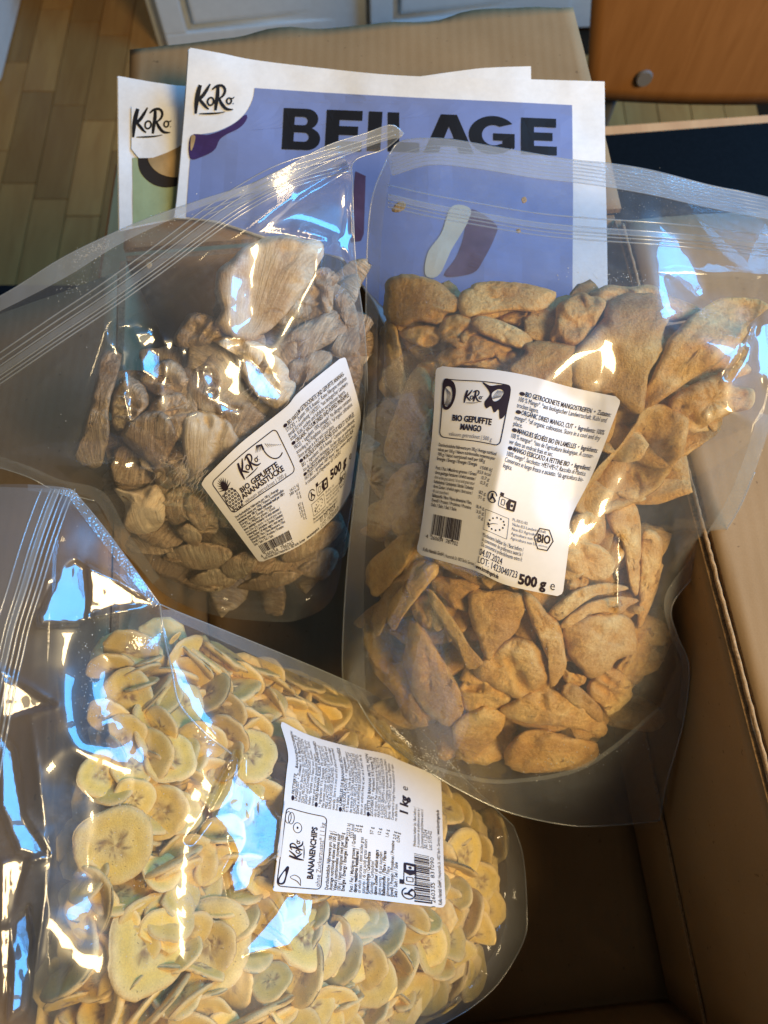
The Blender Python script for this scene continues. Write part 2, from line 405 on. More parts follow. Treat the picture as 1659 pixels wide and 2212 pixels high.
def slab_prism(name, poly, z0, z1, mat, parent, bevel=.002):
    bm = bmesh.new(); b = [bm.verts.new((x, y, z0)) for x, y in poly]; t = [bm.verts.new((x, y, z1)) for x, y in poly]; n = len(poly)
    bm.faces.new(t); bm.faces.new(b[::-1])
    for i in range(n): bm.faces.new((b[i], b[(i + 1) % n], t[(i + 1) % n], t[i]))
    bmesh.ops.recalc_face_normals(bm, faces=bm.faces[:])
    if bevel: bmesh.ops.bevel(bm, geom=bm.edges[:], offset=bevel, segments=2, affect='EDGES')
    c = np.mean([(x, y, (z0 + z1) / 2) for x, y in poly], 0)
    for v in bm.verts: v.co -= Vector(c)
    me = bpy.data.meshes.new(name); bm.to_mesh(me); bm.free(); return link(name, me, mat, parent, c)

table = empty('table', (.4, 0, -.75), label='black topped table with light wood edge under the cardboard box', cat='table')
slab_prism('tabletop', [(-.293, .637), (1.0, .756), (1.05, -.75), (-.285, -.75)], -.035, -.005, MT['table_wood'], table, .004)
slab_prism('black_inlay', [(-.12, .618), (.24, .668), (.985, .742), (1.03, -.73), (-.12, -.73)], -.0048, -.0025, MT['black'], table, .0008)
for x, y in ((-.25, .58), (.95, .68), (.98, -.7), (-.24, -.7)):
    slab_prism('leg', [(x - .02, y - .02), (x + .02, y - .02), (x + .02, y + .02), (x - .02, y + .02)], -.75, -.0355, MT['table_wood'], table)

chair = empty('chair', (.48, .93, -.75), label='school chair with plywood backrest and round steel rivet behind the table', cat='chair')
def chair_back():
    nu, nv = 26, 14; V = []
    for side in (0, 1):
        for i in range(nu):
            for j in range(nv):
                u = i / (nu - 1); v = j / (nv - 1); z = -.172 + v * .27
                xl = .289 - .031 * (z + .168) / .15; xr = .70 + .02 * v
                e = min(1, min(v, 1 - v) * 9); rr = (1 - math.sqrt(max(0, 1 - (1 - e) ** 2))) * .012
                x = xl + rr + u * (xr - xl - 2 * rr)
                V.append((x, .905 + .03 * (z + .17) + .010 * ((u - .5) * 2) ** 2 + (.011 if side else 0), z))
    F = np.vstack([grid_faces(nu, nv), grid_faces(nu, nv, True) + nu * nv]).tolist(); n = nu * nv
    ring = [i * nv for i in range(nu)] + [(nu - 1) * nv + j for j in range(1, nv)] + [i * nv + nv - 1 for i in range(nu - 2, -1, -1)] + [j for j in range(nv - 2, 0, -1)]
    F += [(a, a + n, b + n, b) for a, b in zip(ring, ring[1:] + ring[:1])]
    return V, F
V, F = chair_back(); me = mesh('backrest', V, F, True, (.48, .91, -.04)); bk = link('backrest', me, MT['ply'], chair, (.48, .91, -.04))
def disc(name, c, nrm, r, h, mat, parent, seg=28):
    bm = bmesh.new(); bmesh.ops.create_cone(bm, cap_ends=True, segments=seg, radius1=r, radius2=r * .86, depth=h)
    bm.transform(Vector((0, 0, 1)).rotation_difference(Vector(nrm)).to_matrix().to_4x4())
    me = bpy.data.meshes.new(name); bm.to_mesh(me); bm.free(); return link(name, me, mat, parent, c)
for x in (.357, .62): disc('rivet', (x, .905, -.130), (0, -1, .1), .0115, .004, MT['rivet'], chair)
def tube(name, pts, r, mat, parent=None, seg=8, loc=None, build=True):
    P = np.asarray(pts, float); rr = np.broadcast_to(np.asarray(r, float), (len(P),)); d = np.gradient(P, axis=0)
    d /= np.linalg.norm(d, axis=1)[:, None] + 1e-12; ref = np.array([0, 0, 1.0]) if abs(d[0][2]) < .9 else np.array([0, 1.0, 0]); V = []
    for p, t, q in zip(P, d, rr):
        a = np.cross(t, ref); a /= np.linalg.norm(a) + 1e-12; b = np.cross(t, a)
        for k in range(seg): V.append(p + q * (a * math.cos(2 * math.pi * k / seg) + b * math.sin(2 * math.pi * k / seg)))
    F = []
    for i in range(len(P) - 1):
        for k in range(seg): F.append((i * seg + k, i * seg + (k + 1) % seg, (i + 1) * seg + (k + 1) % seg, (i + 1) * seg + k))
    F += [tuple(range(seg))[::-1], tuple((len(P) - 1) * seg + k for k in range(seg))]
    if not build: return V, F
    o = P.mean(0); return link(name, mesh(name, V, F, True, o), mat, parent, o)
for x in (.335, .62):
    tube('leg', [(x, .945, -.05), (x - .002, .945, -.2), (x - .006, .95, -.45), (x - .012, .96, -.749)], .0105, MT['steel'], chair, 12)

bench = empty('bench', (-.70, .2, -.75), label='black padded bench beside the table at far left under the pouches', cat='bench')
me = box_mesh('seat', (.80, .98, .06), .014); link('seat', me, simple('black_upholstery', (.010, .010, .012), .8, .15, 200, .3, .3, 900), bench, (-.705, .195, -.312))
for x in (-1.07, -.34):
    for y in (-.25, .64): tube('leg', [(x, y, -.345), (x, y, -.749)], .016, MT['steel'], bench, 12)
def cab_pt(u, d, z):   # cabinet front plane: u along the front, d outwards towards the box
    a = R(4); return (-.572 + u * math.cos(a) + d * math.sin(a), 1.757 + u * math.sin(a) - d * math.cos(a), z)
def cab_box(name, u0, u1, d0, d1, z0, z1, mat, parent, bev=.003):
    c = cab_pt((u0 + u1) / 2, (d0 + d1) / 2, (z0 + z1) / 2)
    me = box_mesh(name, (u1 - u0, d1 - d0, z1 - z0), bev); o = link(name, me, mat, parent, c); o.rotation_euler = (0, 0, R(4)); return o
cab = empty('kitchen_cabinet', cab_pt(.5, 0, -.75), label='white painted cabinet with two panelled doors behind the box', cat='cabinet')
cab_box('carcass', 0, 1.3, -.5, 0, -.75, .12, MT['white_paint'], cab)
for u0, u1 in ((.03, .53), (.536, 1.035)):
    dr = cab_box('door', u0, u1, .001, .012, -.735, .10, MT['white_paint'], cab, .002)
    for n_, (a, b, zz0, zz1) in {'rail': (u0, u1, -.735, -.685), 'stile': (u0, u0 + .055, -.6845, .0995)}.items():
        cab_box(n_, a, b, .0125, .024, zz0, zz1, MT['white_paint'], dr, .004)
    cab_box('stile', u1 - .055, u1, .0125, .024, -.6845, .0995, MT['white_paint'], dr, .004)
    cab_box('panel', u0 + .075, u1 - .075, .0125, .020, -.665, .08, MT['white_paint'], dr, .007)
cab_box('hinge', .022, .029, .0, .016, -.52, -.44, MT['steel'], cab, .001)
side = empty('side_cabinet', (-1.25, 2.3, -.75), label='pale painted cupboard end at far left beyond the floor', cat='cupboard')
slab_prism('carcass', [(-1.6, 1.635), (-.956, 1.64), (-.946, 2.9), (-1.6, 2.9)], -.749, .1, MT['white_paint'], side, .004)
slab_prism('end_panel', [(-.9455, 1.66), (-.942, 1.66), (-.932, 2.85), (-.9355, 2.85)], -.70, .08, MT['white_paint'], side, .001)

# ------------------------------------------------------------------ the cardboard box
def bx(xb, yb, z=0.0): return Vector((.2064 + xb * .9946 - yb * .1034, -.149 + xb * .1034 + yb * .9946, z))
box = empty('cardboard_box', bx(-.16, .25, 0), label='open brown cardboard box holding three bags and two newspapers', cat='box')
BW, BL, BH, TK = .324, .503, .224, .004
def panel(name, p00, p10, p11, p01, th, parent=box, nu=20, nv=20, wob=.0008, ragged=0.0, mat=None):
    """a board between four corners (p00->p10 is u, p00->p01 is v); th along the normal"""
    a, b, c, d = map(np.array, (p00, p10, p11, p01)); nrm = np.cross(b - a, d - a); nrm /= np.linalg.norm(nrm); V = []
    for s in (0, 1):
        for i in range(nu):
            for j in range(nv):
                u, v = i / (nu - 1), j / (nv - 1)
                p = a * (1 - u) * (1 - v) + b * u * (1 - v) + c * u * v + d * (1 - u) * v
                if ragged and j == nv - 1: p = p + (d - a) * ragged * float(vnoise(u * 9, 3.3)) 
                V.append(p + nrm * (th * s + wob * float(fbm(u * 3 + 5, v * 3 + p[0] * 7))))
    n = nu * nv; F = np.vstack([grid_faces(nu, nv, True), grid_faces(nu, nv) + n]).tolist()
    ring = [i * nv for i in range(nu)] + [(nu - 1) * nv + j for j in range(1, nv)] + [i * nv + nv - 1 for i in range(nu - 2, -1, -1)] + [j for j in range(nv - 2, 0, -1)]
    F += [(a_, b_, b_ + n, a_ + n) for a_, b_ in zip(ring, ring[1:] + ring[:1])]
    me = bpy.data.meshes.new(name); o = np.mean(V, 0); me = mesh(name, V, F, True, o)
    me.materials.append(MT['card']); me.materials.append(MT['card_edge'])
    mi = [0] * (2 * len(grid_faces(nu, nv))) + [1] * len(ring); me.polygons.foreach_set('material_index', mi)
    for p_ in me.polygons: p_.use_smooth = p_.material_index == 0
    return link(name, me, None, parent, o)
panel('base_panel', bx(-BW, 0, 0), bx(0, 0, 0), bx(0, BL, 0), bx(-BW, BL, 0), -.004)
panel('wall', bx(0, 0, 0), bx(0, BL, 0), bx(0, BL, BH), bx(0, 0, BH), .004)
panel('wall', bx(0, BL, 0), bx(-BW, BL, 0), bx(-BW, BL, BH - .001), bx(0, BL, BH - .001), .004)
panel('wall', bx(-BW, BL, 0), bx(-BW, 0, 0), bx(-BW, 0, BH), bx(-BW, BL, BH), .004)
panel('wall', bx(-BW, -.002, 0), bx(-.002, -.002, 0), bx(-.002, -.002, BH), bx(-BW, -.002, BH), -.004)
panel('flap', bx(.005, BL - .004, BH), bx(.005, .002, BH), bx(.165, .002, BH - .008), bx(.165, BL - .004, BH - .004), .004, ragged=.01)
panel('flap', bx(-BW, BL + .006, BH), bx(.004, BL + .006, BH), bx(.006, BL + .194, BH + .004), bx(-BW + .002, BL + .186, BH + .002), .004, nu=40, ragged=.035)
panel('flap', bx(-BW - .005, .004, BH - .002), bx(-BW - .005, BL - .01, BH - .002), bx(-BW - .15, BL - .01, BH - .055), bx(-BW - .15, .004, BH - .055), .004)
panel('flap', bx(.0, -.008, BH - .001), bx(-BW, -.008, BH - .001), bx(-BW, -.16, BH - .05), bx(0, -.16, BH - .05), .004)
# torn, pale fold line along the right wall's top edge
pts = [bx(.0025, yb, BH + .0022) + Vector((random.uniform(-.0002, .0002), 0, random.uniform(-.0002, .0002))) for yb in np.linspace(.003, BL - .006, 150)]
tube('fold_crease', pts, [.0011 + .0002 * random.random() for k in range(150)], simple('torn_liner', (.36, .24, .125), .85, .1, 500, .3, .6, 900), box, 7)
# inner glued tabs along the foot of the right wall
panel('tab', bx(-.0012, .0, .004), bx(-.0012, BL * .9, .004), bx(-.0012, BL * .9, .085), bx(-.0012, .0, .066), -.0016, wob=.0004)

# ------------------------------------------------------------------ newspapers
def plane_T(z0, y0, sl):
    def T(px, py):
        d = rays(px, py); return (z0 - sl * y0 - CAMH) / (d[..., 2] - sl * d[..., 1])
    return T
PT = plane_T(.233, .358, .20)
def T_front(px, py):
    px = np.asarray(px, float); py = np.asarray(py, float)
    lift = .010 * np.exp(-((px - 420) ** 2 + (py - 120) ** 2) / 170 ** 2) + .004 * np.sin(px / 140.0 + py / 400) + .0012 * fbm(px / 130, py / 160, 3) + .006 * sstep(py, 250, 100)
    return PT(px, py) - .010 - lift
def T_back(px, py):
    return PT(px, py) - .002 - .003 * np.sin(np.asarray(px, float) / 90.0) - .0008 * fbm(np.asarray(px) / 90, np.asarray(py) / 120, 8)
def sheet(name, top, bot, lef, rig, T, eps, mat, parent, nu=60, nv=50, thick=0):
    c = [catmull(k, 80) for k in (top, bot, lef, rig)]
    u, v = np.meshgrid(np.linspace(0, 1, nu), np.linspace(0, 1, nv), indexing='ij'); q = coords_px = coons(*c, u.ravel(), v.ravel())
    P = at_t(q[:, 0], q[:, 1], T(q[:, 0], q[:, 1]) - eps); o = P.mean(0)
    return link(name, mesh(name, P, grid_faces(nu, nv, True), True, o), mat, parent, o)
def newspaper(T, top, bot, lef, rig, label, shifts):
    n = empty('newspaper', tuple(at_t([np.mean([p[0] for p in top])], [400], T(np.array([np.mean([p[0] for p in top])]), np.array([400.])))[0]),
              label=label, cat='newspaper', group='newspapers leaning on the open box')
    for k, (dx, dy) in enumerate(shifts):
        f = lambda L: [(x + dx, y + dy) for x, y in L]
        sheet('page', f(top), f(bot), f(lef), f(rig), T, -.0007 * k, MT['paper'], n)
    return n
nb = newspaper(T_back, [(255, 164), (300, 172), (350, 180), (430, 187), (800, 200)], [(258, 500), (330, 484), (420, 470), (800, 440)],
               [(255, 164), (256, 300), (257, 420), (258, 500)], [(800, 200), (800, 440)], 'rear newspaper at left with green panel and dark round bowl print', [(0, 0), (-2, 1)])
decal('printed_panel', [[(286, 341), (384, 333), (600, 330), (600, 450), (420, 466), (330, 480), (287, 489)]], T_back, .0003, MT['green'], nb, 40)
decal('printed_bowl', [ellipse(360, 347, 62, 58, 40)], T_back, .0006, MT['darkbrown'], nb, 30)
decal('printed_dish', [ellipse(378, 333, 60, 50, 40)], T_back, .0009, MT['tan'], nb, 30)
decal('printed_corner', [[(284, 322), (300, 341.5), (330, 341), (360, 330), (385, 318), (420, 290), (420, 230), (284, 230)]], T_back, .0012, MT['paper'], nb, 30)
stamp_logo(T_back, lambda p: np.stack([284 + p[:, 0] * 87, 231.5 + p[:, 1] * 87 + p[:, 0] * 2], 1), .0015, MT['ink'], nb)

nf = newspaper(T_front, [(408, 105), (475, 117), (550, 132), (700, 150), (830, 163), (960, 169), (1130, 173), (1303, 178)],
               [(376, 470), (470, 480), (620, 530), (740, 560), (800, 640), (900, 740), (1311, 740)], [(408, 105), (398, 250), (383, 420), (376, 470)], [(1303, 178), (1305, 370), (1308, 500), (1311, 740)],
               'front newspaper with big black headline on violet panel', [(0, 0), (3, -2), (-2, 2)])
sheet('inner_page', [(860, 172), (1000, 152), (1060, 146), (1147, 143)], [(860, 240), (1000, 240), (1148, 240)], [(860, 172), (860, 240)], [(1147, 143), (1148, 240)],
      lambda a, b: T_front(a, b) + .0035, 0, MT['paper'], nf, 24, 8)
TF = T_front
circ = catmull([(550, 190), (546, 214), (531, 243), (506, 266), (470, 283), (440, 289), (413, 292)], 24)
decal('printed_panel', [np.vstack([[(700, 200), (900, 211), (1080, 219), (1236, 227), (1238, 420), (1236, 735), (1060, 738), (900, 736), (800, 636), (740, 556), (620, 527), (470, 477), (402, 469), (405, 420), (411, 340)], circ[::-1]])], TF, .0003, MT['violet'], nf, 35)
decal('printed_shape', [catmull([(413, 293), (450, 291), (482, 280), (510, 264), (530, 247), (534, 256), (519, 275), (490, 290), (474, 302), (464, 323), (440, 337), (411, 342)], 50, True)], TF, .0006, MT['purple'], nf, 30)
decal('printed_shape', [catmull([(413, 294), (422, 294), (419, 312), (412, 326)], 20, True)], TF, .0009, MT['tan'], nf, 30)
decal('printed_shape', [[(768, 370), (790, 380), (786, 505), (780, 520), (757, 524), (760, 450)]], TF, .0006, MT['maroon'], nf, 30)
decal('printed_peel', [catmull([(976, 446), (1016, 450), (1010, 480), (992, 512), (975, 540), (948, 594), (919, 594), (924, 546), (953, 504)], 50, True)], TF, .0009, MT['cream'], nf, 30)
decal('printed_shape', [catmull([(1014, 452), (1071, 484), (1068, 514), (1045, 560), (1021, 590), (960, 596), (985, 555), (1002, 510)], 50, True)], TF, .0006, MT['maroon'], nf, 30)
stamp_logo(TF, lambda p: np.stack([419 + p[:, 0] * 88, 180 + p[:, 1] * 88 + p[:, 0] * 3], 1), .0006, MT['ink'], nf)
def arc(cx, cy, rx, ry, a0, a1, n=16): return [(cx + rx * math.cos(R(a)), cy + ry * math.sin(R(a))) for a in np.linspace(a0, a1, n)]
LET = {
 'B': [[(0, 0), (.62, 0)] + arc(.62, .25, .30, .25, -90, 60, 10) + arc(.66, .73, .34, .27, -55, 90, 12) + [(0, 1)],
       [(.30, .2), (.30, .4), (.55, .4)] + arc(.55, .3, .10, .1, 90, -90, 8), [(.30, .58), (.30, .8), (.58, .8)] + arc(.58, .69, .12, .11, 90, -90, 8)],
 'E': [[(0, 0), (.98, 0), (.98, .24), (.36, .24), (.36, .39), (.88, .39), (.88, .61), (.36, .61), (.36, .76), (1, .76), (1, 1), (0, 1)]],
 'I': [[(0, 0), (1, 0), (1, 1), (0, 1)]],
 'L': [[(0, 0), (.36, 0), (.36, .75), (1, .75), (1, 1), (0, 1)]],
 'A': [[(.34, 0), (.66, 0), (1, 1), (.71, 1), (.655, .82), (.345, .82), (.29, 1), (0, 1)], [(.5, .30), (.40, .62), (.60, .62)]],
 'G': [arc(.52, .5, .52, .51, -38, -322, 30) + [(.95, .86), (.98, .82), (.98, .45), (.52, .45), (.52, .64), (.72, .64), (.72, .72)] + arc(.53, .5, .25, .27, 58, 302, 24)],
}
for ch, x0, x1 in (('B', 611, 693), ('E', 704, 783), ('I', 795, 824), ('L', 838, 906), ('A', 916, 1024), ('G', 1013, 1114), ('E', 1126, 1203)):
    f = lambda p, x0=x0, x1=x1: np.stack([x0 + np.asarray(p)[:, 0] * (x1 - x0) + 5 * (.5 - np.asarray(p)[:, 1]) * (1 if x0 < 800 else 0),
                                          233 + (x0 + np.asarray(p)[:, 0] * (x1 - x0) - 611) * .040 + np.asarray(p)[:, 1] * (89 - (x0 - 611) * .019)], 1)
    o = decal('headline_letter', [f(l) for l in LET[ch]], TF, .0006, MT['ink'], nf, 30)
# ------------------------------------------------------------------ the bags: film surfaces
class Film:
    def __init__(s, pts, seed):
        P = np.array(pts, float); s.c = P[:, :2] / 1000; n = len(P)
        A = np.zeros((n + 3, n + 3)); A[:n, :n] = s.k(s.c, s.c) + np.eye(n) * 2e-3; A[:n, n] = 1; A[:n, n + 1:] = s.c; A[n:, :n] = A[:n, n:].T
        s.w = np.linalg.solve(A, np.r_[P[:, 2], 0, 0, 0]); s.seed = seed; s.facets = []; s.flat = None; s.creases = []; s.amp = 1.0; s.big = .0008; s.crk = .0007; s.folds = []
    @staticmethod
    def k(a, b):
        r2 = ((a[:, None, :] - b[None, :, :]) ** 2).sum(-1); return .5 * r2 * np.log(r2 + 1e-12)
    def z(s, px, py):
        q = np.stack([px, py], -1) / 1000; n = len(s.c)
        return s.k(q, s.c) @ s.w[:n] + s.w[n] + q @ s.w[n + 1:]
    def T0(s, px, py):
        px = np.atleast_1d(np.asarray(px, float)); py = np.atleast_1d(np.asarray(py, float)); sh = px.shape
        z = s.z(px.ravel(), py.ravel()).reshape(sh); return (z - CAMH) / rays(px, py)[..., 2]
    def facet(s, poly, target, blend=9, k=1.0):
        """a taut patch of film between creases, lying so that it mirrors `target` from about here"""
        P = np.array(poly, float); c = P.mean(0); t = s.T0(c[:1], c[1:2])[0]; p = at_t(c[:1], c[1:2], np.array([t]))[0]
        v = np.array([0, 0, CAMH]) - p; v /= np.linalg.norm(v); w = np.array(target) - p; w /= np.linalg.norm(w)
        n = v + w; n /= np.linalg.norm(n); s.facets.append((P, p, n, blend, k))
    def T(s, px, py):
        px = np.atleast_1d(np.asarray(px, float)); py = np.atleast_1d(np.asarray(py, float)); t = s.T0(px, py); d = rays(px, py)
        m = np.ones(px.shape)
        if s.flat is not None: m = 1 - sstep(sdist(px, py, s.flat), -25, 5)
        rel = s.big * fbm(px / 210, py / 210, s.seed, 2) + .00013 * fbm(px / 52, py / 52, s.seed + 5, 2)
        wx = px + 40 * vnoise(px / 120, py / 120, s.seed + 20); wy = py + 40 * vnoise(px / 120, py / 120, s.seed + 21)
        rel = rel + s.crk * (np.abs(vnoise(wx / 150, wy / 95, s.seed + 11)) + .5 * np.abs(vnoise(wx / 60, wy / 75, s.seed + 12)))
        for a, b, h, wd in s.creases:
            a = np.array(a, float); b = np.array(b, float); e = b - a; L = e @ e
            q = np.clip(((px - a[0]) * e[0] + (py - a[1]) * e[1]) / L, 0, 1)
            dd = np.hypot(px - a[0] - q * e[0], py - a[1] - q * e[1]); rel = rel + h * np.exp(-dd / wd) * np.sin(np.pi * np.clip(q, .08, .92)) 
        t = t - rel * m * s.amp
        for a, b, h, wd in s.folds:
            a = np.array(a, float); b = np.array(b, float); e = b - a; q = np.clip(((px - a[0]) * e[0] + (py - a[1]) * e[1]) / (e @ e), 0, 1)
            dd = np.sqrt((px - a[0] - q * e[0]) ** 2 + (py - a[1] - q * e[1]) ** 2 + 16); t = t - h * np.exp(-dd / wd) * sstep(sdist(px, py, s.flat), -18, 16)
        for P, p, n, bl, k in s.facets:
            w = sstep(sdist(px, py, P), -bl, bl * .6) * k
            tp = ((p - np.array([0, 0, CAMH])) @ n) / (d @ n); tp = tp - .00028 * fbm(px / 44, py / 44, s.seed + 9, 2) - .00045 * np.abs(vnoise(px / 34, py / 52, s.seed + 13))
            t = t * (1 - w) + np.clip(tp, t - .02, t + .02) * w
        return t

def film_mesh(name, F, curves, mat, parent, step=5.0, back=None, thick=.03):
    c = [catmull(k, 160) for k in curves]
    L = lambda a: np.hypot(*np.diff(a, axis=0).T).sum()
    nu = int(max(L(c[0]), L(c[1])) / step); nv = int(max(L(c[2]), L(c[3])) / step)
    u, v = np.meshgrid(np.linspace(0, 1, nu), np.linspace(0, 1, nv), indexing='ij'); q = coons(*c, u.ravel(), v.ravel())
    t = F.T(q[:, 0], q[:, 1]) if back is None else F.T0(q[:, 0], q[:, 1])
    if back is not None: t = t + .001 + thick * (1 - np.exp(-np.maximum(sdist(q[:, 0], q[:, 1], back), 0) / 70))
    P = at_t(q[:, 0], q[:, 1], t); o = P.mean(0); return link(name, mesh(name, P, grid_faces(nu, nv, True), True, o), mat, parent, o)
def ribbon(name, F, a, b, eps, mat, parent, n=120, m=4):
    A = catmull(a, n); B = catmull(b, n); w = np.linspace(0, 1, m)[None, :, None]; q = (A[:, None, :] * (1 - w) + B[:, None, :] * w).reshape(-1, 2)
    P = at_t(q[:, 0], q[:, 1], F.T(q[:, 0], q[:, 1]) - eps); o = P.mean(0); return link(name, mesh(name, P, grid_faces(n, m), True, o), mat, parent, o)
def ridges(name, F, lines, r, mat, parent, n=90, eps=.0004):
    V, Fc = [], []
    for l in lines:
        q = catmull(l, n); P = at_t(q[:, 0], q[:, 1], F.T(q[:, 0], q[:, 1]) - eps); v, f = tube('', P, r, None, seg=5, build=False)
        k = len(V); V += list(v); Fc += [tuple(i + k for i in x) for x in f]
    o = np.mean(V, 0); return link(name, mesh(name, V, Fc, True, o), mat, parent, o)
def shift(l, dx, dy): return [(x + dx, y + dy) for x, y in l]

# ---- dried mango bag
FM = Film([(838,335,.298),(955,300,.305),(1230,345,.30),(1500,400,.295),(1700,440,.29),(830,440,.293),(1240,490,.295),(1660,540,.285),
 (1000,560,.29),(900,640,.283),(1240,700,.298),(1450,700,.299),(1600,700,.296),(1690,800,.284),(800,640,.262),(795,900,.24),(850,900,.265),(1140,950,.285),(1400,950,.275),
 (1590,1000,.262),(1600,1110,.235),(750,1200,.185),(790,1200,.20),(880,1200,.235),(1050,1230,.25),(1300,1250,.235),(1450,1250,.205),
 (740,1480,.125),(790,1480,.145),(900,1450,.19),(1100,1450,.205),(1350,1450,.19),(1490,1440,.172),(800,1560,.12),(1000,1600,.155),
 (1200,1620,.155),(1400,1600,.142),(1478,1570,.14),(830,1600,.11),(1000,1710,.10),(1100,1755,.09),(1230,1783,.085),(1420,1775,.08)], 1)
LM = dict(top=[(942,789),(985,794),(1060,798),(1143,812),(1240,838),(1344,859)], bot=[(898,1196),(1020,1231),(1095,1264),(1215,1290)],
          lef=[(942,789),(933,943),(912,1123),(898,1196)], rig=[(1344,859),(1284,1015),(1234,1117),(1230,1168),(1215,1290)])
FM.flat = LM['top'] + LM['rig'][1:] + LM['bot'][::-1][1:] + LM['lef'][::-1][1:-1]
W_, L_ = tuple(WIN), tuple(LAMP)
FM.facet([(1460,470),(1710,480),(1710,680),(1620,690),(1500,650)], (-.5, -.5, 3), 80)
FM.facet([(1240,860),(1330,770),(1500,750),(1590,780),(1600,900),(1480,960),(1330,1010),(1270,1120),(1225,1080)], (-.5, -.5, 3), 80)
FM.facet([(1640,700),(1700,690),(1700,860),(1656,830),(1632,775)], W_, 7)
FM.facet([(1617,705),(1630,700),(1602,778),(1573,818),(1567,814),(1598,765)], L_, 5)
FM.facet([(1332,1158),(1347,1150),(1342,1172),(1336,1318),(1329,1310),(1331,1215)], L_, 5)
FM.crk = .0004; FM.folds = [((1085,990),(1035,1230),.0065,55), ((1230,900),(1245,1110),-.004,45)]
FM.creases += [((1270,1130),(1440,1040),.0012,6),((1450,1070),(1470,1310),.0016,9),((1420,1130),(1390,1330),.0012,8),((1300,690),(1650,640),.0006,10),
 ((860,540),(1060,640),.0010,7),((1000,530),(1090,600),.0010,5),((1080,560),(1130,640),.0008,5),((820,650),(830,1100),.0014,10),((800,1300),(815,1540),.0016,8),
 ((1380,1560),(1480,1440),.002,9),((1300,1640),(1420,1560),.0012,8),((900,560),(930,600),.0009,5)]
mb = empty('resealable_bag', tuple(at_t([1130], [1000], FM.T0([1130], [1000]) + .03)[0]), label='clear pouch of dried mango strips resting over the headline newspaper', cat='bag', group='clear resealable pouches of dried fruit')
MC = [[(838,338),(868,305),(955,300),(1080,320),(1230,345),(1310,353),(1405,368),(1530,400),(1605,415),(1690,434)],
      [(830,1598),(900,1650),(1000,1710),(1100,1755),(1230,1783),(1330,1782),(1424,1773)],
      [(838,338),(806,420),(794,520),(790,700),(786,900),(764,1090),(746,1280),(741,1470),(770,1510),(800,1560),(830,1598)],
      [(1690,434),(1700,700),(1668,900),(1630,1020),(1590,1110),(1510,1230),(1452,1308),(1462,1370),(1488,1440),(1476,1560),(1440,1690),(1424,1773)]]
MB = [(838,600),(1000,590),(1300,590),(1660,600),(1640,850),(1560,1050),(1440,1260),(1470,1440),(1430,1530),(1330,1618),(1245,1668),(1130,1690),(1030,1688),(885,1640),(815,1570),(795,1480),(795,1250),(805,1050),(822,900),(828,700)]
film_mesh('front_film', FM, MC, MT['film_mango'], mb, 5)
film_mesh('rear_film', FM, MC, MT['back'], mb, 16, MB, .05)
ribbon('side_seal', FM, [(838,338),(806,420),(794,520),(790,700),(786,900),(764,1090),(746,1280),(741,1470),(760,1500)], [(850,350),(836,420),(824,520),(817,700),(812,900),(796,1090),(786,1280),(789,1470),(800,1530)], .0008, MT['seal'], mb)
ribbon('side_seal', FM, [(1668,900),(1630,1020),(1590,1110),(1510,1230),(1452,1308),(1462,1370),(1488,1440),(1476,1560)], [(1640,890),(1600,1010),(1562,1095),(1490,1205),(1436,1290),(1448,1370),(1474,1440),(1462,1550)], .0008, MT['seal'], mb)
ribbon('gusset_seal', FM, [(815,1578),(885,1642),(1030,1690),(1130,1692),(1245,1670),(1330,1620),(1430,1530),(1476,1450)], [(830,1598),(900,1650),(1000,1710),(1100,1755),(1230,1783),(1330,1782),(1424,1773),(1478,1560)], .0007, MT['gusset'], mb, 120, 14)
ribbon('pocket_hem', FM, [(806,1560),(885,1640),(1030,1688),(1130,1690),(1245,1668),(1330,1618),(1430,1530)], [(812,1552),(890,1632),(1030,1679),(1130,1681),(1243,1659),(1324,1610),(1422,1526)], .0012, MT['zip'], mb)
Z0 = [(838,420),(930,441),(1030,459),(1155,480),(1280,492),(1430,502),(1560,515),(1695,533)]
ribbon('zip_strip', FM, Z0, shift(Z0, 0, 11), .0012, MT['zip'], mb)
ridges('zip_ridge', FM, [shift(Z0, 0, k) for k in (-20, 0, 11, 18, 27)], .00045, MT['zip'], mb)
T0_ = [(846,345),(930,322),(1030,330),(1155,350),(1280,365),(1400,385),(1530,414),(1695,446)]
ridges('tear_ridge', FM, [shift(T0_, 0, k) for k in (-6, 2, 9, 17, 25, 34)], .00036, MT['zip'], mb)
ribbon('top_seal', FM, MC[0], shift(T0_, 0, 34), .0006, MT['lip'], mb)

# ---- puffed pineapple bag
FP = Film([(870,300,.345),(800,290,.35),(600,390,.35),(330,470,.345),(130,560,.335),(0,640,.325),(-150,700,.31),(740,350,.345),(500,430,.347),(230,640,.335),
 (0,790,.32),(-150,880,.30),(760,400,.33),(765,560,.31),(785,700,.28),(795,850,.245),(770,1000,.21),(745,1150,.17),(600,560,.335),(600,700,.325),(620,850,.305),
 (450,700,.33),(540,800,.315),(300,780,.325),(330,900,.315),(150,950,.305),(0,1010,.285),(-100,1000,.28),(450,1000,.292),(600,1000,.27),(680,950,.258),
 (200,1070,.27),(260,1180,.235),(330,1250,.19),(400,1310,.14),(560,1340,.115),(650,1340,.11),(500,1150,.235),(620,1200,.205),(700,1120,.2),(720,1250,.13)], 2)
LP = dict(top=[(432,1043),(508,968),(560,925),(620,877),(648,845),(745,766)], bot=[(561,1216),(648,1178),(718,1120),(757,1064)],
          lef=[(432,1043),(496,1129),(561,1216)], rig=[(745,766),(778,886),(773,943),(765,1010),(757,1064)])
FP.flat = LP['top'] + LP['rig'][1:] + LP['bot'][::-1][1:] + LP['lef'][::-1][1:-1]
UP = (-.3, -.4, 3.0)
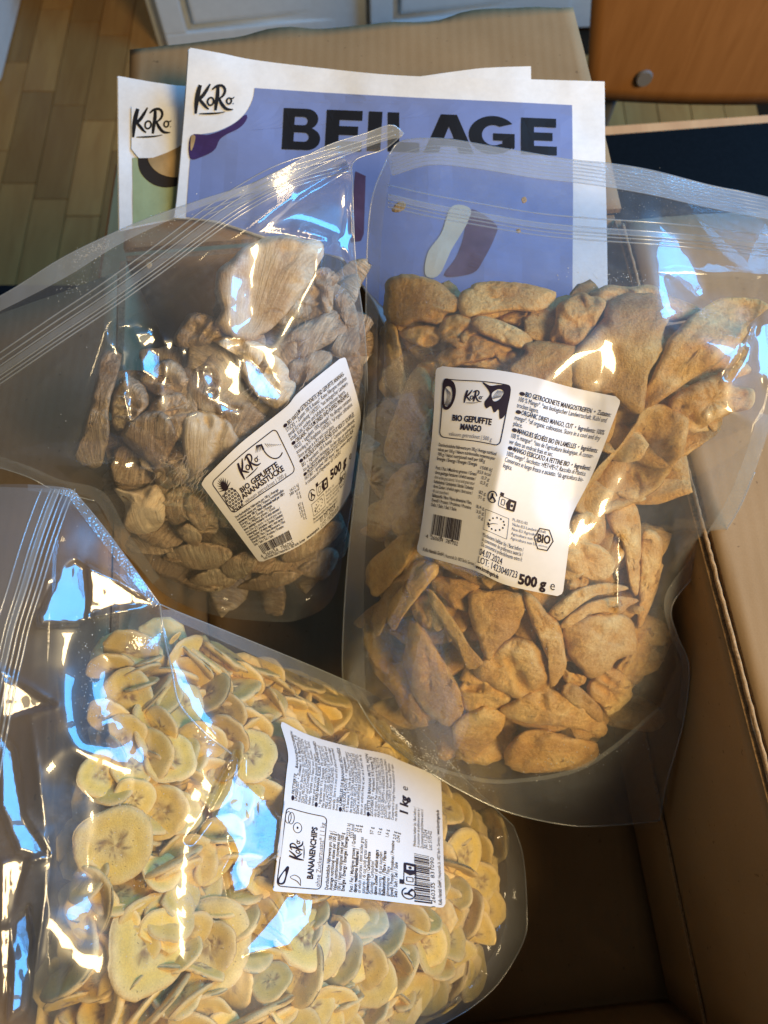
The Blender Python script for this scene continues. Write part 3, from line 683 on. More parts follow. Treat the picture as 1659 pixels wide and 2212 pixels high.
FP.facet([(560,520),(640,500),(705,530),(700,600),(650,680),(590,720),(530,700),(530,600)], UP, 40)
FP.facet([(528,770),(543,771),(565,793),(613,855),(600,872),(555,862),(530,823)], W_, 6)
FP.facet([(512,770),(527,769),(524,790),(515,790)], L_, 4)
FP.facet([(300,778),(320,752),(350,762),(355,808),(340,822),(302,805)], W_, 7)
FP.facet([(222,700),(235,703),(240,730),(232,735)], W_, 4)
FP.facet([(250,702),(290,694),(335,715),(330,722),(285,708),(252,712)], L_, 5)
FP.facet([(340,725),(380,738),(375,755),(366,762)], L_, 5)
FP.facet([(285,718),(320,712),(345,730),(335,748),(300,748)], L_, 5)
FP.facet([(352,778),(366,790),(362,830),(350,840)], L_, 4)
FP.facet([(420,790),(434,795),(436,840),(424,845)], L_, 4)
FP.facet([(480,740),(520,738),(530,752),(490,755)], L_, 4)
FP.facet([(350,905),(400,900),(430,890),(430,896),(395,906),(352,910)], L_, 4)
FP.facet([(225,735),(240,738),(262,765),(255,772)], L_, 3)
FP.facet([(435,800),(462,802),(466,828),(452,838),(440,825)], (WIN * .55 + LAMP * .45)[:], 5)
FP.facet([(442,842),(465,845),(462,866),(446,862)], W_, 4)
FP.facet([(470,876),(520,882),(515,893),(474,895)], W_, 5)
FP.facet([(262,752),(278,760),(272,800),(264,790)], L_, 4)
FP.facet([(275,850),(287,856),(286,885),(278,880)], W_, 4)
FP.facet([(262,845),(270,850),(280,905),(345,898),(345,902),(278,911)], L_, 3)
FP.facet([(236,990),(262,994),(260,1006),(245,1006)], L_, 4)
FP.facet([(262,1004),(285,992),(305,998),(290,1008),(272,1018)], L_, 4)
FP.facet([(390,753),(408,757),(405,770),(395,767)], L_, 4)
FP.facet([(545,480),(600,442),(680,390),(742,356),(748,362),(690,400),(620,440),(557,492)], W_, 5)
FP.facet([(538,493),(620,500),(715,520),(712,526),(620,512),(545,498)], L_, 3)
FP.facet([(722,515),(740,510),(752,440),(756,480),(755,560),(746,545)], W_, 4)
FP.creases += [((560,500),(740,360),.0022,7),((545,495),(720,520),.0018,6),((262,720),(275,910),.002,7),((275,905),(430,890),.0016,6),((250,700),(380,745),.002,8),((350,760),(345,900),.0012,7),
 ((120,880),(420,1010),.0010,9),((0,990),(200,1070),.0016,9),((745,380),(750,560),.002,7),((420,690),(540,770),.0014,8),((540,860),(620,900),.0012,6),((150,760),(60,860),.0012,9),((430,770),(470,880),.0014,7)]
pb = empty('resealable_bag', tuple(at_t([480], [900], FP.T0([480], [900]) + .03)[0]), label='clear pouch of puffed pineapple pieces lying diagonally at upper left', cat='bag', group='clear resealable pouches of dried fruit')
PC = [[(-160,712),(0,640),(130,560),(235,508),(330,468),(440,430),(560,390),(700,318),(790,288),(845,270),(872,288)],
      [(205,1082),(255,1165),(330,1262),(400,1308),(480,1332),(570,1342),(650,1338),(720,1290),(745,1170)],
      [(-160,712),(-150,860),(-110,985),(-20,1005),(60,1030),(120,1060),(205,1082)],
      [(872,288),(830,322),(765,348),(762,400),(768,560),(786,700),(793,800),(792,880),(776,1000),(760,1090),(745,1170)]]
PB = [(240,700),(420,580),(600,460),(740,420),(765,560),(784,700),(790,850),(772,1000),(748,1150),(700,1280),(600,1330),(480,1320),(380,1280),(280,1160),(215,1060),(150,980)]
film_mesh('front_film', FP, PC, MT['film'], pb, 5)
film_mesh('rear_film', FP, PC, MT['back'], pb, 16, PB, .06)
Z1 = [(-155,900),(0,794),(120,712),(225,642),(340,560),(450,478),(530,424),(620,378),(745,342)]
ribbon('zip_strip', FP, Z1, shift(Z1, 5, 11), .0014, MT['zip'], pb)
ridges('zip_ridge', FP, [shift(Z1, -9, -26), shift(Z1, -5, -14), shift(Z1, 0, -4), shift(Z1, 6, 13), shift(Z1, 9, 20), shift(Z1, 12, 27)], .0004, MT['zip'], pb)
ribbon('top_seal', FP, PC[0], [(-150,742),(0,672),(140,600),(245,535),(345,485),(450,442),(570,408),(705,345),(780,322),(830,305),(868,296)], .0007, MT['lip'], pb)
ridges('tear_ridge', FP, [[(430,445),(560,402),(700,334),(790,302),(850,283)], [(440,455),(565,412),(700,344),(790,312),(855,291)], [(450,463),(570,420),(705,352),(780,322)]], .00035, MT['zip'], pb)
ribbon('side_seal', FP, [(-110,985),(-20,1005),(60,1030),(120,1060),(205,1082),(255,1165),(330,1262)], [(-105,960),(-20,980),(65,1008),(130,1036),(222,1062),(275,1148),(345,1248)], .0007, MT['seal'], pb)

# ---- banana chip bag
FB = Film([(-80,1050,.29),(140,1055,.29),(165,1075,.285),(-80,1600,.285),(-80,2280,.275),(50,1300,.297),(130,1100,.292),(200,1290,.287),(345,1305,.27),(240,1160,.28),
 (130,1520,.285),(150,1800,.28),(230,1450,.272),(300,1600,.270),(250,1825,.268),(330,2035,.262),(200,2200,.262),(375,1330,.25),(500,1600,.242),(500,1800,.24),(470,2040,.24),
 (600,1950,.222),(560,1720,.232),(700,1450,.15),(800,1510,.12),(560,1420,.20),(650,1600,.19),(780,1750,.172),(780,1900,.172),(640,2150,.215),(850,1540,.105),(1000,1680,.08),
 (1110,1790,.055),(930,1700,.115),(950,1850,.135),(1000,2000,.13),(900,2100,.16),(1100,1900,.075),(1138,2000,.06),(1080,2120,.07),(960,2210,.085),(800,2250,.17)], 3)
LB = dict(top=[(594,1923),(601,1850),(618,1680),(622,1625),(603,1555)], bot=[(963,1962),(958,1850),(953,1693),(948,1676)],
          lef=[(594,1923),(601,1926),(756,1938),(963,1962)], rig=[(603,1555),(668,1588),(756,1613),(831,1628),(870,1645),(948,1676)])
FB.flat = LB['top'] + LB['rig'][1:] + LB['bot'][::-1][1:] + LB['lef'][::-1][1:-1]
FB.crk = .00035
FB.facet([(230,1420),(385,1410),(465,1560),(440,1680),(330,1650),(230,1560)], (-.3, -.4, 3), 95)
FB.facet([(175,1700),(300,1690),(400,1670),(410,1780),(400,1900),(400,2080),(240,2090),(180,1950)], (-.3, -.4, 3), 95)
FB.facet([(510,1624),(522,1640),(522,1675),(556,1710),(606,1770),(600,1845),(552,1885),(540,1925),(500,1935),(488,1885),(510,1845),(490,1795),(448,1755),(470,1700),(495,1660)], W_, 7)
FB.facet([(540,2035),(590,1975),(618,1930),(682,1940),(672,1995),(628,2045),(530,2065)], W_, 7)
FB.facet([(402,1818),(440,1770),(478,1700),(500,1640),(506,1640),(490,1700),(450,1775),(412,1822)], L_, 4)
FB.facet([(142,1225),(163,1212),(183,1228),(190,1285),(185,1335),(165,1348),(85,1350),(82,1328),(130,1240)], W_, 6)
FB.facet([(100,1250),(120,1240),(90,1320),(82,1325)], L_, 4)
FB.facet([(190,1222),(225,1240),(290,1282),(336,1305),(250,1312),(192,1332),(196,1290)], L_, 5)
FB.facet([(0,1445),(25,1462),(95,1510),(118,1522),(100,1515),(40,1475),(0,1455)], W_, 4)
FB.facet([(0,1458),(60,1490),(112,1524),(20,1550),(0,1555)], L_, 5)
FB.facet([(0,1580),(30,1620),(50,1760),(105,1845),(40,1840),(0,1740)], W_, 8)
FB.facet([(0,1860),(60,1852),(30,1960),(0,2000)], L_, 8)
FB.facet([(30,1990),(60,1960),(70,2030),(50,2180),(20,2200)], W_, 8)
FB.facet([(0,2010),(25,2000),(15,2150),(0,2160)], L_, 6)
FB.creases += [((345,1308),(385,1500),.004,10),((385,1500),(500,1625),.003,9),((80,1350),(345,1308),.003,8),((165,1210),(345,1306),.003,9),((165,1075),(345,1305),.0015,10),((0,1445),(118,1523),.003,6),((118,1523),(0,1560),.003,6),
 ((110,1845),(0,1700),.003,7),((110,1846),(0,1880),.003,7),((60,1500),(105,1845),.0015,12),((110,1846),(60,2200),.002,10),((510,1625),(400,1825),.0016,7),((1030,1850),(1090,1990),.0018,8),((1040,2080),(1090,1960),.0018,7),((980,2150),(1050,2030),.0016,7),((270,1340),(320,1440),.001,8)]
bb = empty('resealable_bag', tuple(at_t([560], [1800], FB.T0([560], [1800]) + .03)[0]), label='clear pouch of banana chips lying in the front of the box', cat='bag', group='clear resealable pouches of dried fruit')
BC = [[(-90,1048),(60,1046),(150,1056),(180,1085),(240,1160),(345,1305),(385,1322),(540,1384),(700,1450),(790,1492),(850,1532),(930,1600),(1000,1678),(1110,1785)],
      [(-90,2300),(200,2300),(500,2300),(760,2296),(860,2268),(955,2214)],
      [(-90,1048),(-92,1600),(-90,2300)], [(1110,1785),(1130,1850),(1138,1960),(1132,2030),(1080,2120),(1020,2175),(955,2214)]]
BB = [(130,1150),(240,1250),(345,1330),(540,1400),(700,1465),(850,1550),(1000,1700),(1100,1800),(1120,1950),(1060,2110),(940,2200),(760,2290),(120,2290),(110,1700)]
film_mesh('front_film', FB, BC, MT['film_ban'], bb, 5)
film_mesh('rear_film', FB, BC, MT['back'], bb, 16, BB, .04)
ribbon('top_seal', FB, [(-90,1048),(-92,1300),(-92,1600),(-90,2300)], [(118,1056),(60,1240),(4,1420),(-50,1700)], .0006, MT['seal'], bb, 90, 16)
Z2 = [(118,1056),(100,1100),(72,1180),(45,1270),(20,1350),(4,1420),(-14,1500),(-50,1700)]
ribbon('zip_strip', FB, Z2, shift(Z2, 12, 2), .0014, MT['zip'], bb)
ridges('zip_ridge', FB, [shift(Z2, k, 0) for k in (-28, -8, 0, 12, 22, 34, 44)], .00045, MT['zip'], bb)
ribbon('side_seal', FB, [(350,1318),(385,1322),(540,1384),(700,1450),(790,1492),(850,1532),(930,1600)], [(352,1336),(390,1346),(540,1412),(690,1478),(775,1516),(836,1556),(915,1622)], .0007, MT['seal'], bb)
ribbon('side_seal', FB, [(60,1046),(150,1056),(180,1085),(240,1160),(345,1305)], [(60,1060),(140,1070),(165,1098),(222,1172),(330,1312)], .0007, MT['seal'], bb)
ribbon('gusset_seal', FB, [(1110,1785),(1130,1850),(1138,1960),(1132,2030),(1080,2120),(1020,2175),(955,2214)], [(1068,1790),(1092,1850),(1094,1960),(1080,2030),(1030,2110),(975,2160),(930,2196)], .0007, MT['gusset'], bb, 90, 6)
# the folded-over lip of film that hangs in a long triangle from the corner of the bag
ribbon('film_fold', FB, [(345,1305),(356,1380),(372,1450),(388,1520),(440,1580),(500,1628)], [(285,1322),(272,1400),(300,1500),(352,1570),(430,1600),(500,1629)], .007, MT['gusset'], bb, 80, 8)

ridges('film_edge', FB, [[(345,1305),(356,1380),(372,1450),(388,1520),(440,1580),(500,1628)]], .0005, MT['zip'], bb, eps=.0072)
ridges('film_edge', FB, [BC[0][2:6], BC[0][5:], BC[3]], .00035, MT['zip'], bb)
ridges('film_edge', FM, [MC[0], MC[1], MC[2], MC[3][3:]], .0005, MT['zip'], mb)
ridges('film_edge', FP, [PC[0], PC[3], PC[2]], .00035, MT['zip'], pb)
# ------------------------------------------------------------------ stickers
class Sticker:
    def __init__(s, F, d, w, h, parent):
        s.F = F; s.c = [catmull(d[k], 120) for k in ('top', 'bot', 'lef', 'rig')]; s.w = w; s.h = h; s.jobs = []
        nu = nv = 70; rad = .035; u, v = np.meshgrid(np.linspace(0, 1, nu), np.linspace(0, 1, nv), indexing='ij')
        # round the corners: pull boundary points in by squeezing u where v is near an end
        e = np.minimum(v, 1 - v); rr = np.where(e < rad, rad - np.sqrt(np.maximum(0, rad ** 2 - (rad - e) ** 2)), 0)
        u2 = rr + u * (1 - 2 * rr); q = coons(*s.c, u2.ravel(), v.ravel())
        P = at_t(q[:, 0], q[:, 1], F.T(q[:, 0], q[:, 1]) - .0010); o = P.mean(0)
        s.o = link('label', mesh('label', P, grid_faces(nu, nv, True), True, o), MT['label'], parent, o)
    def px(s, co):
        co = np.asarray(co, float); return coons(*s.c, co[:, 0] / s.w, co[:, 1] / s.h)
    def shape(s, name, loops, mat=None, me=4):
        return decal(name, loops, s.F.T, .0013, mat or MT['lilac_ink'], s.o, me, s.px)
    def frame(s, x0, y0, x1, y1, r, t, name='printed_frame', mat=None):
        def rr(x0, y0, x1, y1, r): return arc(x1 - r, y0 + r, r, r, -90, 0, 6) + arc(x1 - r, y1 - r, r, r, 0, 90, 6) + arc(x0 + r, y1 - r, r, r, 90, 180, 6) + arc(x0 + r, y0 + r, r, r, 180, 270, 6)
        return s.shape(name, [rr(x0, y0, x1, y1, r), rr(x0 + t, y0 + t, x1 - t, y1 - t, max(r - t, .1))], mat)
    def text(s, part, st, x, y, size, bold=0.0, width=None, align='LEFT', mat='lilac_ink'):
        s.jobs.append((part, st, x, y, size, bold, width, align, mat))
    def barcode(s, x0, y0, w, h, digits, seed, left_digit):
        rg = random.Random(seed); x = x0; pts, fc = [], []
        while x < x0 + w:
            bw = rg.choice((.45, .45, .9, 1.35)) * w / 42; k = len(pts); hh = h * (1.12 if len(fc) in (0, 1, 10, 11, 21, 22) else 1)
            pts += [(x, y0), (x + bw, y0), (x + bw, y0 + hh), (x, y0 + hh)]; fc.append((k, k + 1, k + 2, k + 3)); x += bw + rg.choice((.45, .45, .9)) * w / 42
        print_mesh('barcode', pts, fc, s.F.T, .0013, MT['lilac_ink'], s.o, 5, s.px)
        s.text('fine_print', digits, x0 + w * .02, y0 + h + 2.9, 2.9, 0, w * .98); s.text('fine_print', left_digit, x0 - 3, y0 + h + 2.9, 2.9)
    def logo(s, x, y, w):
        stamp_logo(s.F.T, lambda p: np.stack([x + p[:, 0] * w, y + p[:, 1] * w], 1), .0013, MT['lilac_ink'], s.o, s.px)
    def symbols(s, x, y, k):
        """sorting figure in a broken ring, box with cup, dark tag with bin"""
        s.shape('emblem', [ellipse(x + 3 * k, y + 3 * k, 3 * k, 3 * k, 30, 0, .5, 5.9).tolist() + ellipse(x + 3 * k, y + 3 * k, 2.45 * k, 2.45 * k, 30, 0, 5.9, .5).tolist()])
        s.shape('emblem', [stroke([(x + 2.6 * k, y + 1.2 * k), (x + 2.8 * k, y + 2.8 * k), (x + 1.8 * k, y + 4.8 * k)], (.9 * k, 1.1 * k, .5 * k), 8)])
        s.shape('emblem', [stroke([(x + 2.8 * k, y + 2.8 * k), (x + 4 * k, y + 3.4 * k), (x + 5.2 * k, y + 4.6 * k)], (.9 * k, .8 * k, 1.2 * k), 8)])
        s.frame(x + 7.2 * k, y + .8 * k, x + 18 * k, y + 6.2 * k, 1.2 * k, .35 * k, 'emblem')
        s.shape('emblem', [[(x + 13.2 * k, y + .9 * k), (x + 17.8 * k, y + .9 * k), (x + 17.8 * k, y + 6.1 * k), (x + 13.2 * k, y + 6.1 * k), (x + 12 * k, y + 3.5 * k)],
                           [(x + 14.6 * k, y + 2 * k), (x + 14.9 * k, y + 5.3 * k), (x + 16.6 * k, y + 5.3 * k), (x + 16.9 * k, y + 2 * k)]])
        s.frame(x + 8.8 * k, y + 2 * k, x + 11.2 * k, y + 5 * k, .5 * k, .35 * k, 'emblem')
        s.shape('emblem', [[(x + 7.2 * k, y - .8 * k), (x + 9.4 * k, y - .8 * k), (x + 9.4 * k, y + .9 * k), (x + 7.2 * k, y + .9 * k)]])
        s.shape('emblem', [ellipse(x + 15.75 * k, y + 3.6 * k, .7 * k, .7 * k, 12)])
    def hexagon(s, x, y, r):
        hx = lambda q: [(x + q * math.cos(R(a)), y + q * 1.0 * math.sin(R(a))) for a in range(0, 360, 60)]
        s.shape('emblem', [hx(r), hx(r * .9)]); s.text('emblem', 'BIO', x, y + r * .28, r * .82, .03, r * 1.35, 'CENTER')
        s.text('emblem', 'nach EG-Oeko-Verordnung', x, y + r * .6, r * .18, 0, r * .9, 'CENTER')
    def leaf(s, x0, y0, w, h):
        s.frame(x0, y0, x0 + w, y0 + h, .3, .25, 'emblem')
        for i in range(12):
            a = i / 12 * 2 * math.pi; cx = x0 + w / 2 + w * .33 * math.cos(a); cyy = y0 + h / 2 + h * .3 * math.sin(a) - w * .08 * math.cos(a)
            s.shape('emblem', [ellipse(cx, cyy, w * .035, w * .035, 5)], None, 0)
        s.shape('emblem', [stroke([(x0 + w * .14, y0 + h * .72), (x0 + w * .35, y0 + h * .55), (x0 + w * .55, y0 + h * .48)], (.5, .4, .2), 6)], None, 0)

# ------------------------------------------------------------------ mango sticker, 100 x 113
sm = Sticker(FM, LM, 100, 113, mb)
sm.frame(4.2, 7.0, 41.5, 42, 3.2, .55); sm.logo(16.5, 12.5, 10.5)
sm.text('headline', 'BIO GEPUFFTE', 22.5, 31.2, 4.3, .035, 23, 'CENTER'); sm.text('headline', 'MANGO', 22.5, 36, 4.3, .035, 12.5, 'CENTER')
sm.text('fine_print', 'vakuum getrocknet | 500 g', 23, 40.2, 3.0, 0, 26, 'CENTER', 'grey_ink')
sm.shape('printed_mango', [np.array(catmull([(4.7, 8), (9.5, 8.2), (11.6, 13), (11.3, 19), (9.2, 24), (6.4, 25.5), (4.7, 22)], 40, True)), np.array(catmull([(5.6, 13), (8.4, 11.5), (9.9, 15), (9.6, 20), (7.6, 23.4), (5.8, 22)], 30, True))])
for k in range(6): sm.shape('printed_mango', [stroke([(5.6 + k * .55, 12 + k * .5), (7.1 + k * .4, 17), (6 + k * .5, 23)], (.25, .12, .3), 8)], None, 0)
sm.shape('printed_mango', [np.array(catmull([(25.5, 7.6), (30, 9.2), (35, 8.0), (41, 8.2), (41.2, 22), (38.5, 27), (36.8, 21.5), (34.6, 24), (32.3, 20.5), (29.8, 22.3), (28.3, 19), (30.5, 13.5)], 60, True)), np.array(catmull([(31.6, 13.4), (35, 10.4), (38, 11.6), (36.4, 16), (33, 17.6)], 24, True))])
for k in range(7): sm.shape('printed_mango', [stroke([(32 + k * .7, 16.8 - k * .3), (33.4 + k * .6, 13.4), (34.6 + k * .5, 11.2)], (.25, .12, .2), 8)], None, 0)
for k, (st, b, wd) in enumerate([('BIO GETROCKNETE MANGOSTREIFEN  •  Zutaten:', .013, 48), ('100 % Mango*. *aus biologischer Landwirtschaft. Kühl und', 0, 50), ('trocken lagern.', 0, 12.5),
        ('ORGANIC DRIED MANGO, CUT  •  Ingredients: 100%', .008, 48), ('mango*. *of organic cultivation. Store in a cool and dry', 0, 50), ('place.', 0, 5.5),
        ('MANGUES SÉCHÉES BIO EN LAMELLES  •  Ingrédients:', .013, 48), ('100 % mangue*. *issu de l\'agriculture biologique. A conser-', 0, 50), ('ver dans un endroit frais et sec.', 0, 27),
        ('MANGO ESSICCATO A FETTINE BIO  •  Ingredienti:', .013, 48), ('100% mango*. Sacchetto: >PET+PE<7. Raccolta di Plastica.', 0, 50), ('Conservare in luogo fresco e asciutto. *da agricoltura bio-', 0, 50), ('logica.', 0, 6)]):
    y = 11.6 + k * 3.42; head = b > 0
    sm.text('fine_print', st, 46.5 + (3.2 if head else 0), y, 3.35, b, wd)
    if head: sm.shape('emblem', [ellipse(48, y - 1.1, 1.5, 1.1, 12)], None, 0)
for k, (st, b, v) in enumerate([('Durchschnittliche Nährwerte pro 100 g / Average nutritional', .014, ''), ('values per 100 g / Valeurs nutritionnelles moyennes pour', .014, ''), ('100 g / Valori nutrizionali medi per 100 g', .014, ''), ('Energie / Energy / Énergie / Energia', .015, '1508 kJ'), ('', 0, '353 kcal'),
        ('Fett / Fat / Matières grasses / Grassi', .01, '0,7 g'), ('davon gesättigte Fettsäuren / of which saturates /', .015, '0,3 g'), ('dont acides gras saturés / di cui acidi grassi saturi', 0, ''), ('Kohlenhydrate / Carbohydrate / Glucides / Carboidrati', .015, '82 g'), ('davon Zucker / of which sugars / dont sucres /', .01, '71 g'), ('di cui zuccheri', 0, ''),
        ('Ballaststoffe / Fibre / Fibres alimentaires / Fibra', .015, '8,4 g'), ('Eiweiß / Protein / Protéines / Proteine', .01, '3,0 g'), ('Salz / Salt / Sel / Sale', .01, '0 g')]):
    y = 47.4 + k * 2.75
    if st: sm.text('fine_print', st, 4.6, y, 2.5, b, min(36 if k < 3 else 27, len(st) * .72))
    if v: sm.text('fine_print', v, 40.5, y + 1.2, 2.4, 0, None, 'RIGHT')
sm.barcode(7, 87.5, 19, 12, '260654  787702', 3, '4')
sm.text('fine_print', 'KoRo Handels GmbH', 4, 110.2, 2.6, .013, 14); sm.text('fine_print', '| Hauptstraße 26, 10827 Berlin, Germany |', 18.6, 110.4, 2.4, 0, 21); sm.text('fine_print', 'www.korodrogerie.de', 40.2, 111.4, 2.9, .025, 16.5)
sm.symbols(42, 66.8, 1.12); sm.leaf(41.5, 78, 17, 11.4)
for k, st in enumerate(('PL-EKO-02', 'Nicht-EU-Landwirtschaft', 'Non-EU Agriculture', 'Agriculture non UE', 'Agricoltura non UE')): sm.text('fine_print', st, 61, 78.6 + k * 2.5, 2.0, 0, None, 'LEFT', 'grey_ink')
sm.hexagon(83, 84.5, 6.7)
for k, st in enumerate(('Mindestens haltbar bis / Best before /', 'À consommer de préférence avant le /', 'Da consumarsi preferibilmente entro il:')): sm.text('fine_print', st, 41.5, 93.2 + k * 2.7, 2.8, 0, 29)
sm.text('fine_print', '04.07.2024', 41, 103.6, 4.7, 0, 16.5); sm.text('fine_print', 'LOT: 1423040723', 40.8, 108.0, 4.7, 0, 28)
sm.text('headline', '500 g', 70, 110.6, 6.6, .045, 18.5); sm.text('headline', 'e', 91, 110.4, 6.6, -.005)

# ------------------------------------------------------------------ pineapple sticker, 100 x 66
sp = Sticker(FP, LP, 100, 66, pb)
sp.frame(4.6, 5, 49.5, 29.5, 2.6, .5); sp.logo(20.5, 7.0, 13.5)
sp.text('headline', 'BIO GEPUFFTE', 15.5, 22.2, 3.6, .035, 26); sp.text('headline', 'ANANASSTÜCKE', 14.5, 25.6, 3.6, .035, 29); sp.text('fine_print', 'vakuum getrocknet | 500 g', 14.5, 28.6, 2.6, 0, 29, 'LEFT', 'grey_ink')
for k in range(11):
    a = math.radians(-165 + k * 15); sp.shape('printed_pineapple', [stroke([(9.5, 15), (9.5 + 3 * math.cos(a) * .7, 15 + 5 * math.sin(a)), (9.5 + 5.4 * math.cos(a) * .8, 15 + 8.4 * math.sin(a))], (.9, .8, .08), 8)], None, 0)
sp.shape('printed_pineapple', [ellipse(9.6, 22, 4.4, 7.2, 30), ellipse(9.6, 22, 4.0, 6.8, 30)])
for i in range(7):
    for j in range(4):
        sp.shape('printed_pineapple', [ellipse(6.6 + j * 2 + (i % 2) * .8 - .4, 16.6 + i * 1.9, .85, .8, 6), ellipse(6.6 + j * 2 + (i % 2) * .8 - .4, 16.6 + i * 1.9, .35, .3, 6)], None, 0)
sp.shape('printed_pineapple', [arc(44, 10.5, 6, 8.2, 200, 60, 20) + arc(44, 10.5, 5.4, 7.6, 60, 200, 20)])
for k in range(8): sp.shape('printed_pineapple', [stroke([(40.5 + k, 8.2 + k * .75), (41.2 + k, 11 + k * .4)], (.3, .12), 4)], None, 0)
for k in range(6): sp.shape('printed_pineapple', [stroke([(36.2 + k * .5, 6.3 + k * .2), (33.8 + k * 1.0, 9.4 + k * .25)], (.6, .1), 4)], None, 0)
for k, (st, b, wd) in enumerate([('BIO VAKUUM GETROCKNETE UND GEPUFFTE ANANAS-', .013, 40), ('STÜCKE  •  Zutaten: 100 % Ananas*. Keine Allergene enthalten', .0, 43), ('gemäß EU Verordnung 1169/2011. *aus biologischer Landwirt-', 0, 43), ('schaft. Kühl, trocken und luftdicht verschlossen lagern.', 0, 40),
        ('ORGANIC VACUUM DRIED AND PUFFED PINEAPPLE', .013, 39), ('PIECES  •  Ingredients: 100% pineapple*. No allergens contained', 0, 42), ('according to EU Regulation 1169/2011. *of organic cultivation.', 0, 42), ('Store airtight in a dry and cool place.', 0, 27),
        ('MORCEAUX D\'ANANAS SÉCHÉS SOUS VIDE ET SOUFFLÉS', .013, 39), ('BIO  •  Ingrédients: 100 % Ananas*. Contient naturellement', 0, 41), ('issu de l\'agriculture biologique. Stocker dans un endroit frais', 0, 41),
        ('PEZZETTI DI ANANAS ESSICCATI SOTTOVUOTO E SOF-', .013, 38), ('FIATI BIO  •  Ingredienti: 100% Ananas*. Non contiene allergeni', 0, 40), ('in conformità con il Regolamento UE 1169/2011', 0, 30)]):
    y = 8.0 + k * 2.42; sp.text('fine_print', st, 54 + (2.4 if b else 0), y, 2.5, b, wd)
    if b: sp.shape('emblem', [ellipse(54.8, y - .8, 1.3, .9, 12)], None, 0)
for k, (st, b, v) in enumerate([('Durchschnittliche Nährwerte pro 100 g / Average', .014, ''), ('nutritional values per 100g / Valeurs nutritionnelles', .014, ''), ('moyennes pour 100 g / Valori nutrizionali medi per 100 g', .03, '1612 kJ'), ('Energie / Energy / Énergie / Energia', .01, '380 kcal'), ('Fett / Fat / Matières grasses / Grassi', .01, '0 g'),
        ('davon gesättigte Fettsäuren / of which saturates /', .02, '0 g'), ('dont acides gras saturés / di cui acidi grassi saturi', 0, ''), ('Kohlenhydrate / Carbohydrate / Glucides / Carboidrati', .015, '87 g'), ('davon Zucker / of which sugars / dont sucres /', .02, '85 g'), ('Ballaststoffe / Fibre / Fibres alimentaires / Fibra', .01, '2,8 g'), ('Eiweiß / Protein / Protéines / Proteine', .01, '3,0 g'), ('Salz / Salt / Sel / Sale', .01, '0 g')]):
    y = 33 + k * 1.95; sp.text('fine_print', st, 4.6, y, 2.0, b, min(34 if k < 3 else 28, len(st) * .66))
    if v: sp.text('fine_print', v, 49, y + .6, 2.0, 0, None, 'RIGHT')
sp.barcode(7, 55.4, 26, 5.4, '260654  786065', 5, '4')
sp.text('fine_print', 'KoRo Handels GmbH | Hauptstraße 26, 10827 Berlin, Germany', 5, 65.2, 1.9, .01, 38); sp.text('fine_print', 'www.korodrogerie.de', 45, 65.2, 1.9, .02, 13)
sp.symbols(54, 43.4, .98); sp.text('headline', '500 g', 74, 47.2, 5.4, .045, 16); sp.text('headline', 'e', 92.5, 47.2, 5.2)
sp.hexagon(86, 52.4, 4.2); sp.leaf(55, 50.5, 12, 6.6)
for k, st in enumerate(('BR-BIO-141', 'Nicht-EU-Landwirtschaft', 'Non-EU Agriculture', 'Agriculture non UE')): sp.text('fine_print', st, 68.5, 51.6 + k * 1.7, 1.5, 0, None, 'LEFT', 'grey_ink')
for k, st in enumerate(('Mindestens haltbar bis / Best before /', 'À consommer de préférence avant le /')): sp.text('fine_print', st, 54, 59 + k * 1.6, 1.6, 0, 26)
sp.text('fine_print', '01.09.2024', 60, 62.6, 3.3, 0, 17); sp.text('fine_print', 'LOT: 197301010', 60, 65.5, 3.0, 0, 21)

# ------------------------------------------------------------------ banana sticker, 100 x 102
sb = Sticker(FB, LB, 100, 102, bb)
sb.frame(3, 4, 50, 30, 3, .5); sb.logo(20, 9, 12.5)
sb.text('headline', 'BANANENCHIPS', 9.2, 24.6, 4.2, .035, 33); sb.text('fine_print', 'ohne Zuckerzusatz* | 1 kg', 4.8, 29, 3.4, 0, 41, 'LEFT', 'grey_ink')
sb.shape('printed_banana', [np.array(catmull([(4.5, 5), (8, 4.8), (14, 8), (15.6, 9), (14.8, 10.2), (9.5, 9.4), (5, 8.4)], 40, True)), np.array(catmull([(5.4, 5.6), (8, 5.6), (12.6, 8), (9.6, 8.6), (5.8, 7.6)], 30, True))])
sb.shape('printed_banana', [stroke([(4.6, 18), (7.2, 15.6), (8.6, 12.2), (9.6, 11.4)], (.2, .5, .4, .2), 14)]); sb.shape('printed_banana', [stroke([(4.6, 18), (9, 17.2), (10.8, 14), (9.6, 11.4)], (.2, .4, .4, .2), 14)])
for cx, cyy, rx, ry in ((39.5, 12.5, 3.2, 2.8), (44.2, 8, 3.6, 2.0), (44.2, 6, 3.6, 2.0)): sb.shape('printed_banana', [ellipse(cx, cyy, rx, ry, 24), ellipse(cx, cyy, rx - .35, ry - .35, 24)])
sb.shape('printed_banana', [ellipse(39.5, 12.5, .8, .6, 6)], None, 0)
